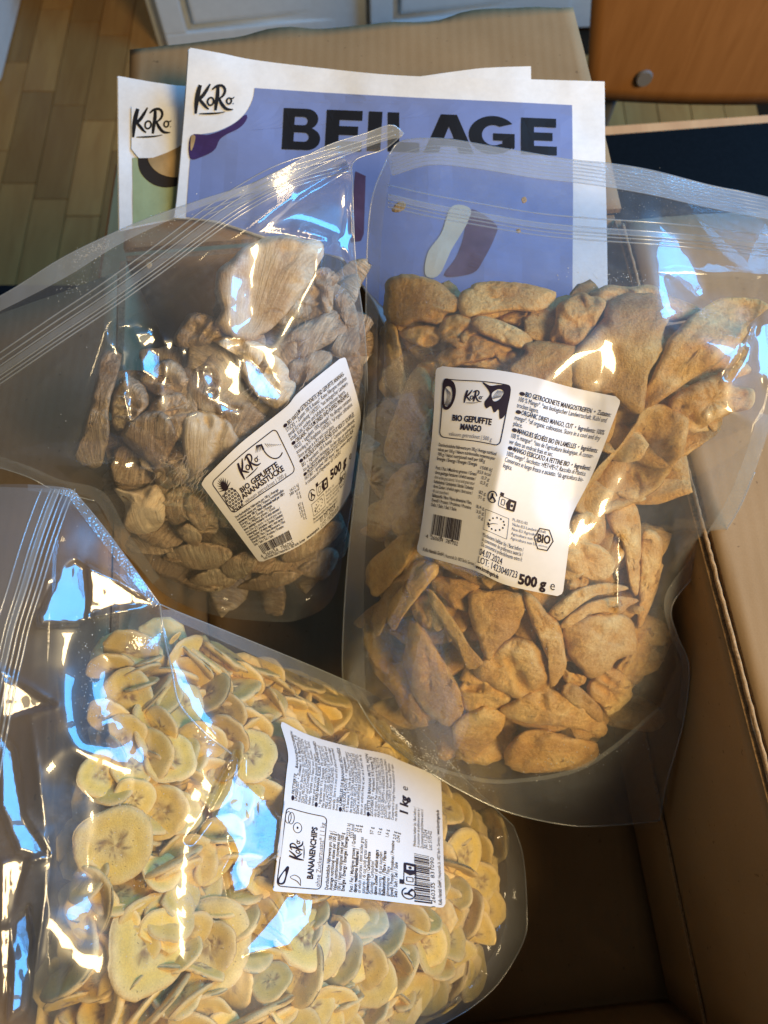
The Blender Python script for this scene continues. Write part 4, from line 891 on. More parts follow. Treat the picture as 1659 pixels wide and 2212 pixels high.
for k, (st, b, v) in enumerate([('Durchschnittliche Nährwerte pro 100 g /', .014, ''), ('Average nutritional values per 100 g /', .014, ''), ('Valeurs nutritionnelles moyennes pour', .014, ''), ('100 g / Valori nutrizionali medi per 100 g', .014, ''), ('Energie / Energy / Énergie / Energia', .02, '2232 kJ'), ('', 0, '533 kcal'), ('Fett / Fat / Matières grasses / Grassi', .01, '32 g'), ('davon gesättigte Fettsäuren /', .03, '26 g'), ('of which saturates / dont acides gras', 0, ''), ('saturés / di cui acidi grassi saturi', 0, ''),
        ('Kohlenhydrate / Carbohydrate', .02, '57 g'), ('Glucides / Carboidrati', .0, ''), ('davon Zucker / of which sugars', .025, '12 g'), ('dont sucres / di cui zuccheri', 0, ''), ('Ballaststoffe / Fibre / Fibres', .02, '1,6 g'), ('alimentaires / Fibre', 0, ''), ('Eiweiß / Protein / Protéines / Proteine', .01, '2,0 g'), ('Salz / Salt / Sel / Sale', .01, '0,04 g')]):
    y = 34 + k * 2.35
    if st: sb.text('fine_print', st, 3.4, y, 2.55, b, min(38, len(st) * 1.0))
    if v: sb.text('fine_print', v, 48, y + 1, 2.5, 0, None, 'RIGHT')
sb.symbols(3, 76.4, 1.42); sb.barcode(2, 84, 34, 9.2, '260335  831090', 9, '4')
sb.text('fine_print', 'KoRo Handels GmbH', 2, 100, 2.6, .013, 18); sb.text('fine_print', '| Hauptstraße 26, 10827 Berlin, Germany |', 21, 100, 2.3, 0, 32); sb.text('fine_print', 'www.korodrogerie.de', 54, 100, 2.5, .025, 18)
for k, (st, b, wd) in enumerate([('FRITTIERTE     BANANENSCHEIBEN', .013, 38), ('UNGESÜSST  •  Zutaten: 91 % Bananen, 9 %', .008, 40), ('Kokosöl. Kann Spuren von GLUTEN, ERDNÜSSEN,', 0, 40), ('SOJA, MILCH (LAKTOSE), SCHALENFRÜCHTEN,', 0, 40), ('SESAM und SCHWEFELDIOXID (SULFITE) ent-', 0, 40), ('halten. *Enthält von Natur aus Zucker. Kühl,', 0, 40), ('trocken und vor Licht geschützt lagern.', 0, 33),
        ('FRIED BANANA SLICES, UNSWEETENED', .013, 38), ('•  Ingredients: 91% bananas, 9% coconut oil.', 0, 40), ('May contain traces of GLUTEN, PEANUTS, SOY,', 0, 40), ('MILK (LACTOSE), EDIBLE NUTS, SESAME and', 0, 40), ('SULPHUR DIOXIDE (SULPHITES). *Contains sugar', 0, 40), ('naturally. Store in a cool and dry place protected', 0, 40), ('from light.', 0, 9),
        ('LAMELLES DE BANANES SÉCHÉES', .013, 38), ('SANS SUCRE AJOUTÉ  •  Ingrédients:', .008, 36), ('91 % bananes, 9 % huile de coco. Peut contenir', 0, 40), ('des traces de GLUTEN, ARACHIDES, SOJA, LAIT', 0, 40), ('(LACTOSE), FRUITS À COQUE, GRAINES DE', 0, 40), ('SÉSAME et ANHYDRIDE SULFUREUX (SULFITES).', 0, 40), ('dans un endroit frais et sec et à l\'abri de la', 0, 40), ('lumière.', 0, 8),
        ('FETTE DI BANANA FRITTE, NON', .013, 38), ('ZUCCHERATE  •  Ingredienti: 91% banane, 9%', .008, 40), ('olio di cocco. Può contenere tracce di GLUTINE,', 0, 40), ('ARACHIDI, SOIA, LATTE (LATTOSIO), FRUTTA', 0, 40), ('A GUSCIO, SESAMO e ANIDRIDE SOLFOROSA', 0, 40), ('(SOLFITI). *Contiene naturalmente zuccheri.', 0, 40), ('Borsa: >PET+LDPE<7. Raccolta di Plastica.', 0, 38), ('Conservare in luogo fresco e asciutto al ripa-', 0, 38), ('ro dalla luce.', 0, 12)]):
    y = 8 + k * 2.16; sb.text('fine_print', st, 55 + (3.4 if b == .013 else 0), y, 2.2, b, wd)
    if b == .013: sb.shape('emblem', [ellipse(56.2, y - .7, 1.6, .95, 12)], None, 0)
sb.text('headline', '1 kg', 61, 79.5, 6.2, .045, 13.5); sb.text('headline', 'e', 78, 79.5, 6)
for k, st in enumerate(('Mindestens haltbar bis / Best before /', 'À consommer de préférence avant le /', 'Da consumarsi preferibilmente entro il:')): sb.text('fine_print', st, 41, 85 + k * 2.3, 2.2, 0, 28)
sb.text('fine_print', '30.11.2024', 41, 92.2, 3, 0, 14); sb.text('fine_print', 'Lot: 5195-02', 41, 95, 3, 0, 14)

# all lettering becomes meshes in one go
jobs = [(st, j) for st in (sm, sp, sb) for j in st.jobs]; tmp = []
for st, j in jobs:
    cu = bpy.data.curves.new('t', 'FONT'); cu.body = j[1]; cu.size = 1; cu.offset = j[5]; cu.resolution_u = 2; cu.align_x = 'LEFT'
    o = bpy.data.objects.new('t', cu); COL.objects.link(o); tmp.append(o)
dg = bpy.context.evaluated_depsgraph_get(); acc = {}
for (st, j), o in zip(jobs, tmp):
    me = bpy.data.meshes.new_from_object(o.evaluated_get(dg)); n = len(me.vertices)
    if not n: bpy.data.meshes.remove(me); continue
    co = np.empty(n * 3); me.vertices.foreach_get('co', co); co = co.reshape(-1, 3)[:, :2]
    part, body, x, y, size, bold, width, align, mat = j; w = co[:, 0].max(); sx = size * 1.15 if width is None else width / w
    X = co[:, 0] * sx; X = X + x - (0 if align == 'LEFT' else w * sx if align == 'RIGHT' else w * sx / 2)
    P, Fc = acc.setdefault((st, part, mat), ([], [])); k = len(P)
    P += list(zip(X, y - co[:, 1] * size * 1.15)); Fc += [[i + k for i in p.vertices] for p in me.polygons]; bpy.data.meshes.remove(me)
for o in tmp:
    c = o.data; bpy.data.objects.remove(o); bpy.data.curves.remove(c)
for (st, part, mat), (P, Fc) in acc.items(): print_mesh(part, P, Fc, st.F.T, .0013, MT[mat], st.o, 0, st.px)
# ------------------------------------------------------------------ fruit
ZO = dict(A=(0, 0), B=(829.5, 0), C=(0, 497.7), D=(829.5, 497.7), E=(0, 1050.7), F=(829.5, 1050.7), G=(0, 1603.7), H=(829.5, 1603.7))
def Z(k, pts): o = ZO[k]; return [(o[0] + x / 2, o[1] + y / 2) for x, y in pts]
def chunk(name, F, outline, depth, thick, mat, seed, label, cat, group, *a, **k):
    return _chunk(name, F, outline, depth * .8, thick * (.88 if mat == MT['mango'] else .95), mat, seed, label, cat, group, *a, **k)
def _chunk(name, F, outline, depth, thick, mat, seed, label, cat, group, curl=0.0, fold=0.6, tilt=(0, 0), rough=1.0, seg=60, rings=12):
    """one leathery piece: outline traced in the picture plane, a pillow of real thickness in depth, folded and pitted"""
    O = catmull(outline, seg, True); c = O.mean(0); a = np.arange(seg) / seg * 2 * math.pi
    size = np.sqrt(((O - c) ** 2).sum(1)).mean()
    O = c + (O - c) * (1.045 + .035 * fbm(np.cos(a) * 2.6 + seed, np.sin(a) * 2.6, seed, 3) + .022 * fbm(np.cos(a) * 9 + seed, np.sin(a) * 9, seed + 7, 2))[:, None]
    r = np.sin(np.linspace(0, 1, rings) * math.pi / 2); r[0] = .02; V = []; tc = F.T0(c[:1], c[1:2])[0]; mpp = tc / FPX
    e = O - c; ang = np.random.default_rng(seed).random() * math.pi; ca, sa = math.cos(ang), math.sin(ang)
    for side in (1, -1):
        for k, q in enumerate(r):
            P = c + e * q; prof = math.sqrt(max(0, 1 - q ** 5)); x, y = P[:, 0], P[:, 1]
            lx = ((x - c[0]) * ca + (y - c[1]) * sa) / size; ly = (-(x - c[0]) * sa + (y - c[1]) * ca) / size
            ridge = 1 - np.abs(vnoise(lx * .9 + seed, ly * 2.1, seed)) * 2
            h = thick * prof * (1 + .35 * fbm(lx * 1.6 + seed, ly * 1.6, seed + 1, 2)) + fold * thick * .55 * ridge * (.35 + .65 * prof) \
                + rough * size * mpp * (.05 * fbm(lx * 4 + seed, ly * 4, seed + 2, 3) - .09 * np.abs(fbm(lx * 2.3 + seed, ly * 4.6, seed + 3, 3)) + .05) * (.4 + .6 * prof)
            bowl = curl == -.5; off = 0 * lx if bowl else curl * thick * 2 * (lx ** 2 - .4)
            t = F.T0(x, y) * .85 + tc * .15 + depth + thick * 1.1 + off + tilt[0] * (x - c[0]) * mpp + tilt[1] * (y - c[1]) * mpp
            if bowl: h = h * (.35 + .65 * q) - thick * 2.6 * (1 - q ** 2) * np.clip(.75 - .5 * (x - c[0]) / size, .1, 1.3)
            t = t - side * h if side > 0 else t + thick * (3.2 if bowl else .9) * prof - off * .2
            V.append((x, y, t, q))
    X = np.concatenate([v[0] for v in V]); Y = np.concatenate([v[1] for v in V]); T = np.concatenate([v[2] for v in V])
    lim = F.T(X, Y) + .0016 + depth * .6; T = np.where(T < lim + .004, lim + .004 - .004 * np.tanh((lim + .004 - T) / .004) * .999, T)
    P = at_t(X, Y, T); o = P.mean(0); n = rings * seg; Fc = []
    for s in (0, 1):
        b = s * n
        for k in range(rings - 1):
            for i in range(seg):
                j = (i + 1) % seg; q = (b + k * seg + i, b + k * seg + j, b + (k + 1) * seg + j, b + (k + 1) * seg + i); Fc.append(q if s else q[::-1])
        cap = [b + i for i in range(seg)]; Fc.append(cap[::-1] if s else cap)
    for i in range(seg):
        j = (i + 1) % seg; Fc.append(((rings - 1) * seg + i, (rings - 1) * seg + j, n + (rings - 1) * seg + j, n + (rings - 1) * seg + i))
    me = mesh(name, P, Fc, True, o); bm = bmesh.new(); bm.from_mesh(me); bmesh.ops.recalc_face_normals(bm, faces=bm.faces[:]); bm.to_mesh(me); bm.free()
    ob = link(name, me, mat, None, o); ob.rotation_euler = (0, 0, 0); return tag(ob, label, cat, group)

MG = 'dried mango strips in the right pouch'; PG = 'puffed pineapple pieces in the upper left pouch'; BG = 'banana chips in the front pouch'
MANGO = [  # outline, depth below the film, half thickness, curl, label
 (Z('D', [(20,210),(110,195),(210,215),(270,255),(335,310),(310,350),(260,360),(240,400),(150,390),(75,410),(10,380),(5,300)]), .004, .010, 0, 'chunky orange mango strip at the top left corner of the fill'),
 (Z('D', [(325,285),(380,245),(430,225),(560,225),(700,255),(735,275),(715,310),(660,350),(560,345),(440,360),(340,368)]), .006, .009, 0, 'pointed tan mango strip along the top edge of the fill'),
 (Z('D', [(65,440),(130,415),(210,415),(255,440),(250,470),(190,505),(110,480)]), .012, .006, 0, 'small reddish brown lens shaped mango strip below the top left chunk'),
 (Z('D', [(260,380),(330,362),(385,385),(420,435),(360,460),(260,475),(240,430)]), .010, .007, 0, 'stubby mango strip wedged under the top left chunk'),
 (Z('D', [(375,390),(420,370),(500,390),(570,420),(640,470),(600,512),(500,480),(410,440)]), .005, .008, 0, 'finger shaped mango strip slanting down below the pointed one'),
 (Z('D', [(230,550),(330,475),(400,455),(460,480),(550,510),(480,545),(350,575),(260,590)]), .010, .008, 0, 'arched mango strip just above the sticker top left corner'),
 (Z('D', [(600,495),(680,480),(760,490),(830,510),(805,560),(810,660),(760,700),(640,680),(540,620),(560,575),(615,530)]), .004, .009, 0, 'smooth light orange mango strip at the sticker top edge'),
 (Z('D', [(755,330),(830,280),(900,285),(960,315),(920,390),(880,450),(830,495),(730,480),(720,450),(745,400)]), .003, .011, 0, 'bright yellow mango strip left of the big brown one'),
 (Z('D', [(960,320),(1050,280),(1150,290),(1210,350),(1225,380),(1200,440),(1210,520),(1150,600),(1130,690),(1115,785),(1050,770),(960,690),(870,690),(810,620),(830,520),(880,470),(940,400)]), .002, .015, .1, 'largest rough brown mango strip with pale patches'),
 (Z('D', [(890,280),(970,240),(1060,245),(1150,237),(1220,275),(1350,335),(1330,368),(1230,390),(1120,330),(1000,320),(920,320)]), .020, .009, 0, 'dark brown mango strip behind the largest one'),
 (Z('D', [(1240,470),(1340,370),(1430,310),(1540,290),(1655,320),(1640,350),(1570,410),(1540,480),(1440,570),(1330,640),(1240,700),(1140,765),(1128,700),(1170,620),(1205,540)]), .003, .013, 0, 'long thick mango strip reaching to the upper right side of the pouch'),
 (Z('D', [(1250,720),(1400,640),(1510,600),(1530,620),(1500,670),(1590,690),(1590,760),(1500,790),(1400,840),(1310,875),(1230,800)]), .010, .010, 0, 'fibrous purplish mango strip below the long right one'),
 ([(1390,882),(1435,878),(1475,897),(1483,930),(1472,975),(1448,1012),(1420,1050),(1370,1085),(1310,1105),(1250,1103),(1262,1060),(1285,1020),(1335,965),(1372,915)], .003, .012, -.5, 'hollow curled mango strip right of the sticker'),
 (Z('D', [(5,400),(50,410),(70,500),(90,620),(105,690),(60,720),(10,650),(0,520)]), .008, .009, 0, 'narrow upright mango strip against the left side of the pouch'),
 (Z('D', [(90,680),(140,600),(190,620),(215,720),(200,840),(160,940),(100,990),(30,1000),(5,930),(40,820)]), .006, .011, 0, 'bulging upright mango strip left of the sticker'),
 (Z('D', [(145,585),(220,560),(290,570),(260,640),(230,700),(180,640)]), .014, .006, 0, 'orange mango strip half under the sticker top left corner'),
 ([(835,1045),(870,1012),(915,1010),(920,1090),(905,1150),(860,1160),(835,1110)], .006, .011, 0, 'lumpy mango strip left of the nutrition lines'),
 (Z('F', [(370,460),(440,450),(540,455),(615,475),(600,540),(570,620),(500,690),(460,750),(430,720),(400,630),(375,560)]), .004, .009, .1, 'shield shaped mango strip under the middle of the sticker'),
 (Z('F', [(190,450),(225,470),(290,560),(330,620),(370,690),(415,740),(435,780),(355,775),(325,700),(265,610),(210,520)]), .003, .007, 0, 'long thin mango strip slanting down from the sticker lower left'),
 (Z('F', [(220,395),(330,400),(410,425),(380,460),(330,490),(310,530),(270,490),(215,440)]), .009, .007, 0, 'dark mango strip just below the sticker lower left edge'),
 (Z('F', [(600,470),(650,480),(700,540),(760,600),(775,680),(785,770),(760,830),(715,855),(720,780),(680,680),(640,590)]), .004, .009, 0, 'narrow curved mango strip left of the bright round one'),
 (Z('F', [(780,610),(850,570),(940,555),(1010,555),(1070,595),(1085,680),(1070,720),(1000,750),(960,800),(890,820),(840,770),(800,720),(783,660)]), .002, .013, 0, 'bright round mango strip with a row of small pits'),
 (Z('F', [(715,545),(780,480),(860,435),(960,420),(1045,435),(1030,452),(950,458),(880,492),(820,535),(760,575)]), .005, .006, 0, 'upper of two thin leaf like mango strips below the sticker corner'),
 (Z('F', [(765,600),(830,535),(920,492),(1020,478),(1095,495),(1050,522),(1020,548),(940,545),(860,565),(800,608)]), .003, .006, 0, 'lower of two thin leaf like mango strips below the sticker corner'),
 (Z('F', [(390,790),(450,720),(550,655),(610,665),(680,710),(730,770),(715,840),(650,890),(600,925),(520,890),(440,850)]), .003, .014, 0, 'squarish yellow brown mango strip in the lower middle'),
 (Z('F', [(880,860),(930,800),(1000,790),(1050,830),(1070,900),(1040,940),(970,985),(940,950),(890,910)]), .005, .011, 0, 'small rounded mango strip under the bright pitted one'),
 (Z('F', [(770,885),(800,845),(860,880),(930,950),(945,1000),(920,1015),(850,965),(790,925)]), .003, .008, 0, 'short mango strip slanting beside the small rounded one'),
 (Z('F', [(500,965),(580,920),(680,880),(780,900),(860,950),(940,1020),(935,1075),(860,1055),(760,1035),(640,1025),(540,1000)]), .004, .010, 0, 'wide flat mango strip near the bottom of the pouch'),
 (Z('F', [(115,590),(150,600),(190,650),(240,730),(300,830),(330,900),(335,980),(290,1025),(220,1000),(150,930),(110,850),(90,760),(100,680)]), .004, .010, 0, 'tall leaf shaped mango strip with dark spots at lower left'),
 (Z('F', [(10,780),(90,770),(130,850),(160,960),(190,1030),(100,1010),(40,890),(5,830)]), .009, .009, 0, 'orange mango strip at the lower left side'),
 ([(985,1560),(1040,1530),(1085,1542),(1088,1565),(1072,1590),(1040,1620),(1020,1640),(985,1610)], .004, .008, 0, 'crumbling pale mango strip near the bottom seam'),
 ([(1165,1575),(1225,1590),(1285,1605),(1282,1640),(1230,1662),(1140,1668),(1098,1652),(1092,1628),(1120,1590)], .003, .012, 0, 'ridged mango strip lowest in the pouch'),
 (Z('F', [(1080,610),(1190,650),(1150,760),(1090,850),(1000,800),(1050,720)]), .014, .008, 0, 'shaded mango strip right of the bright pitted one'),
 (Z('F', [(785,230),(850,225),(940,265),(995,320),(970,392),(900,400),(800,362),(775,300)]), .004, .008, 0, 'orange mango strip beside the sticker weight line'),
 (Z('F', [(785,385),(830,372),(880,400),(870,435),(800,445)]), .010, .006, 0, 'tiny mango strip beside the sticker lower right corner'),
 (Z('F', [(970,120),(1060,70),(1100,130),(1110,300),(1095,450),(1060,420),(1030,250),(985,190)]), .010, .008, 0, 'upright mango strip right of the sticker behind the light streak'),
 (Z('F', [(1120,200),(1195,225),(1190,400),(1150,520),(1100,600),(1105,400)]), .010, .007, 0, 'narrow upright mango strip at the right side of the pouch'),
 (Z('F', [(820,130),(940,110),(950,220),(890,262),(800,245)]), .010, .009, 0, 'mango strip tucked under the hollow curled one'),
 (Z('F', [(-60,330),(60,220),(150,90),(178,60),(150,200),(120,300),(50,400),(-30,470),(-70,420)]), .004, .009, 0, 'long mango strip slanting at the left side below the nutrition lines'),
 (Z('F', [(20,520),(110,400),(190,335),(232,372),(180,440),(90,550),(45,620)]), .004, .008, 0, 'lower slanting mango strip at the left side'),
 (Z('F', [(-50,560),(30,420),(120,340),(180,330),(110,430),(30,540),(-20,640)]), .006, .008, 0, 'middle slanting mango strip at the left side'),
 (Z('F', [(-60,90),(40,40),(120,-20),(150,20),(80,130),(0,210),(-60,200)]), .008, .010, 0, 'broad mango strip below the bulging upright one'),
 (Z('F', [(330,860),(400,800),(480,870),(560,920),(480,970),(400,985),(340,950)]), .012, .009, 0, 'shaded mango strip below the squarish one'),
 (Z('F', [(760,770),(800,800),(870,820),(850,860),(790,850)]), .010, .006, 0, 'small mango strip under the lower edge of the pitted one'),
 (Z('F', [(130,480),(190,470),(210,540),(200,610),(150,590),(120,530)]), .010, .007, 0, 'ragged grey mango strip left of the long thin one'),
 (Z('D', [(480,550),(560,525),(600,600),(560,630),(440,600),(330,575)]), .016, .008, 0, 'shaded mango strip between the arched one and the sticker'),
 (Z('D', [(560,350),(680,320),(745,340),(720,400),(700,440),(600,420),(500,385)]), .016, .008, 0, 'shaded mango strip under the pointed tan one'),
]
for k, (o, d, th, cu, lb) in enumerate(MANGO): chunk('mango_strip', FM, o, d, th, MT['mango'], 11 + k, lb, 'dried mango', MG, cu)
PINE = [
 ([(475,590),(505,558),(550,528),(600,513),(640,518),(690,528),(692,560),(668,603),(640,645),(603,690),(562,722),(520,730),(470,702),(482,668),(470,630)], .002, .010, 0, 'largest pale fan shaped pineapple piece at the top'),
 (Z('C', [(1290,230),(1350,210),(1400,250),(1390,310),(1330,345),(1240,410),(1200,375)]), .008, .009, 0, 'brown pineapple piece under the right tip of the fan'),
 (Z('C', [(1340,190),(1420,165),(1445,240),(1430,340),(1395,345),(1380,260)]), .006, .009, 0, 'small pineapple piece beside the right seam near the top'),
 (Z('C', [(1160,520),(1200,480),(1260,435),(1340,390),(1450,350),(1500,420),(1490,465),(1400,500),(1340,535),(1240,562)]), .004, .012, 0, 'knobbly wrinkled pineapple piece above the sticker'),
 (Z('C', [(1240,580),(1330,530),(1420,525),(1430,575),(1360,645),(1270,665)]), .006, .010, 0, 'rounded pineapple piece touching the sticker top edge'),
 (Z('C', [(1440,230),(1510,280),(1550,400),(1545,510),(1470,550),(1430,510),(1505,430),(1455,340)]), .006, .010, 0, 'tall pineapple piece along the right seam'),
 (Z('C', [(915,475),(1010,465),(1100,480),(1180,530),(1240,590),(1272,660),(1250,740),(1190,765),(1100,705),(1040,615),(1000,520)]), .003, .012, 0, 'smooth cream pineapple wedge under the sky reflection'),
 (Z('C', [(800,610),(930,620),(1060,720),(1145,820),(1100,862),(1000,885),(940,800),(840,760)]), .008, .011, 0, 'brownish pineapple piece left of the sticker corner'),
 (Z('C', [(800,800),(940,795),(1035,910),(990,965),(900,1010),(820,1080),(795,950)]), .003, .011, 0, 'pale pineapple slice left of the sticker'),
 (Z('C', [(690,720),(780,700),(850,800),(800,900),(700,880),(640,800)]), .010, .010, 0, 'shaded pineapple piece in the middle of the pouch'),
 (Z('C', [(525,880),(600,800),(700,780),(765,880),(740,950),(700,1015),(640,1000),(560,930)]), .003, .011, 0, 'crumpled brown pineapple piece left of the pale slice'),
 (Z('C', [(440,545),(520,543),(510,620),(470,760),(472,870),(450,960),(430,1015),(330,990),(340,930),(390,760)]), .002, .012, 0, 'stick shaped pineapple piece standing alone at left'),
 (Z('C', [(488,730),(540,640),(600,660),(640,740),(570,830),(500,855)]), .006, .011, 0, 'pineapple piece right of the stick shaped one'),
 (Z('C', [(770,430),(830,360),(945,390),(960,460),(850,510),(760,490)]), .014, .010, 0, 'dim pineapple piece left of the fan bottom'),
 (Z('E', [(495,10),(560,20),(680,0),(715,100),(690,170),(620,200),(535,170),(545,90)]), .003, .012, 0, 'pale pineapple piece at the lower left side of the pouch'),
 (Z('E', [(790,70),(830,30),(880,80),(897,160),(870,192),(820,150)]), .004, .008, 0, 'small narrow pineapple piece left of the sticker bottom'),
 (Z('E', [(765,185),(820,160),(868,210),(850,265),(785,225)]), .004, .008, 0, 'little pineapple piece with a darker core below the narrow one'),
 (Z('E', [(690,60),(790,0),(840,60),(810,140),(740,160)]), .010, .010, 0, 'shaded pineapple piece between the pale one and the narrow one'),
 (Z('E', [(725,290),(850,240),(985,270),(965,345),(820,355)]), .006, .010, 0, 'long tan pineapple piece across the lower part'),
 (Z('E', [(950,345),(1060,280),(1105,335),(1020,405)]), .006, .009, 0, 'tan pineapple piece at the lower left corner of the sticker'),
 (Z('E', [(1210,310),(1300,230),(1430,150),(1480,180),(1400,265),(1280,325)]), .006, .010, 0, 'slanting pineapple piece below the sticker bottom edge'),
 (Z('E', [(1030,435),(1160,370),(1290,380),(1150,445)]), .006, .009, 0, 'flat pineapple piece deep at the pouch bottom'),
 (Z('E', [(820,400),(950,350),(1020,410),(920,450)]), .010, .009, 0, 'dim pineapple piece at the pouch bottom left'),
 (Z('E', [(1290,360),(1400,270),(1460,300),(1400,400)]), .010, .009, 0, 'dim pineapple piece at the pouch bottom right'),
 (Z('C', [(1000,860),(1100,850),(1140,830),(1100,900),(1040,960),(1000,920)]), .012, .009, 0, 'pineapple piece tucked under the sticker left corner'),
 (Z('C', [(610,640),(720,560),(800,610),(820,700),(700,720)]), .012, .011, 0, 'brown pineapple piece under the crumpled film'),
 (Z('C', [(1420,530),(1540,510),(1555,640),(1500,640),(1480,560)]), .010, .010, 0, 'yellowish pineapple piece at the sticker top right corner'),
 (Z('C', [(660,1000),(740,940),(800,950),(810,1060),(720,1110),(660,1060)]), .010, .010, 0, 'fuzzy brown pineapple piece at lower left'),
]
for k, (o, d, th, cu, lb) in enumerate(PINE): chunk('pineapple_piece', FP, o, d, th, MT['pine_pale' if k in (0, 6, 8, 14) else 'pine'], 101 + k, lb, 'dried pineapple', PG, cu, .9, rough=1.7)

def project(P):
    P = np.asarray(P, float); y = P[:, 1]; z = P[:, 2] - CAMH; d = y * S20 - z * C20
    return 829.5 + FPX * P[:, 0] / d, 1106 - FPX * (y * C20 + z * S20) / d, d
def push_under(F, o, margin, step=9):
    """slide an object along its sight line until the whole of it lies under the film"""
    co = np.array([v.co[:] for v in list(o.data.vertices)[::step]])
    for _ in range(3):
        m = np.array(o.matrix_basis); P = co @ m[:3, :3].T + m[:3, 3]; px, py, d = project(P); lim = F.T(px, py) + margin; g = (lim - d).max()
        if g <= 1e-4: break
        c = np.array(o.location); v = c - np.array([0, 0, CAMH]); _, _, dc = project(c[None]); o.location = Vector(np.array([0, 0, CAMH]) + v * (1 + g / dc[0]))
# buried pieces that fill the pouches: a few shapes, copied and turned
def zone_label(base, name, px, py):
    if name == 'mango_strip':
        z = ('along the top of the fill' if py < 800 else 'left of the sticker' if px < 940 and py < 1200 else 'right of the sticker' if px > 1230 and py < 1300 else 'under the sticker' if py < 1270
             else 'at the lower left below the sticker' if px < 1000 else 'at the lower right below the sticker' if px > 1230 else 'in the lower middle below the sticker')
        return 'mango strip buried below the top layer ' + z
    if name == 'pineapple_piece':
        z = ('beside the largest pale piece' if py < 740 else 'at the lower left of its pouch' if px < 480 and py > 1000 else 'at the left of its pouch' if px < 430 else 'at the pouch bottom below the sticker' if py > 1130 + (620 - px) * .3 else 'around the sticker')
        return 'pineapple piece buried below the top layer ' + z
    z = ('at the top of the fill' if py < 1480 else 'in a strip beside the mango pouch' if px > 640 and py < 1620 else 'at the right end of the fill' if px > 955 else 'under the sticker' if px > 600 and py < 1930 else
         'below the sticker' if px > 600 else 'at the bottom of the fill' if py > 2120 else 'at the left edge of the fill' if px < 240 else 'in the upper left of the fill' if py < 1700 else 'left of the sticker')
    return base + ' below the top layer ' + z
def buried(src_name, F, body, step, d0, d1, mat, shapes, label, cat, group, seed, size):
    rg = np.random.default_rng(seed); B = np.array(body); protos = []
    for k in range(shapes):
        bm = bmesh.new(); bmesh.ops.create_icosphere(bm, subdivisions=3, radius=1)
        sx, sy, sz = 1.15, rg.uniform(.42, .7), rg.uniform(.16, .26); cv_ = rg.uniform(-.35, .35)
        for v in bm.verts:
            p = v.co.copy(); n = noise.fractal(p * 1.3 + Vector((k * 7, seed, 0)), 1, 2, 3); w = noise.noise(p * 3.2 + Vector((k, 3, 1)))
            v.co = (Vector((p.x * sx, p.y * sy, p.z * sz + cv_ * p.x * p.x)) * (1 + .22 * n + .08 * w) + Vector((0, 0, .10 * (abs(noise.noise(p * 2.3 + Vector((k, 9, 2)))) - .25)))) * size
        me = bpy.data.meshes.new(src_name); bm.to_mesh(me); bm.free(); me.polygons.foreach_set('use_smooth', [True] * len(me.polygons)); me.materials.append(mat); protos.append(me)
    n = 0
    for y in np.arange(B[:, 1].min(), B[:, 1].max(), step):
        for x in np.arange(B[:, 0].min(), B[:, 0].max(), step):
            px, py = x + rg.uniform(-.35, .35) * step, y + rg.uniform(-.35, .35) * step
            if sdist(np.array([px]), np.array([py]), body)[0] < step * .40: continue
            t = F.T0([px], [py])[0] + rg.uniform(d0, d1); o = bpy.data.objects.new(src_name, protos[int(rg.integers(shapes))]); COL.objects.link(o)
            o.location = at_t([px], [py], np.array([t]))[0]; o.rotation_euler = (rg.uniform(-.6, .6), rg.uniform(-.6, .6), rg.uniform(0, 6.28)); s = rg.uniform(.8, 1.15); o.scale = (s, s, s)
            push_under(F, o, .006, 3); tag(o, zone_label(label, src_name, px, py), cat, group); n += 1
    return n
MBI = [(848,625),(1000,640),(1120,640),(1300,640),(1480,690),(1600,700),(1560,900),(1480,1030),(1400,1180),(1410,1300),(1420,1430),(1380,1530),(1310,1600),(1200,1650),(1030,1650),(900,1600),(825,1520),(812,1400),(815,1250),(830,1050),(842,850)]
PBI = [(260,800),(330,830),(430,740),(480,700),(600,600),(680,560),(740,560),(770,700),(775,850),(760,1000),(735,1150),(690,1250),(600,1300),(480,1290),(380,1240),(300,1140),(260,1050),(250,950)]
buried('mango_strip', FM, MBI, 64, .020, .034, MT['mango'], 6, 'mango strip buried below the top layer of the right pouch', 'dried mango', MG, 3, .022)
buried('pineapple_piece', FP, PBI, 54, .018, .034, MT['pine'], 6, 'pineapple piece buried below the top layer of its pouch', 'dried pineapple', PG, 4, .021)

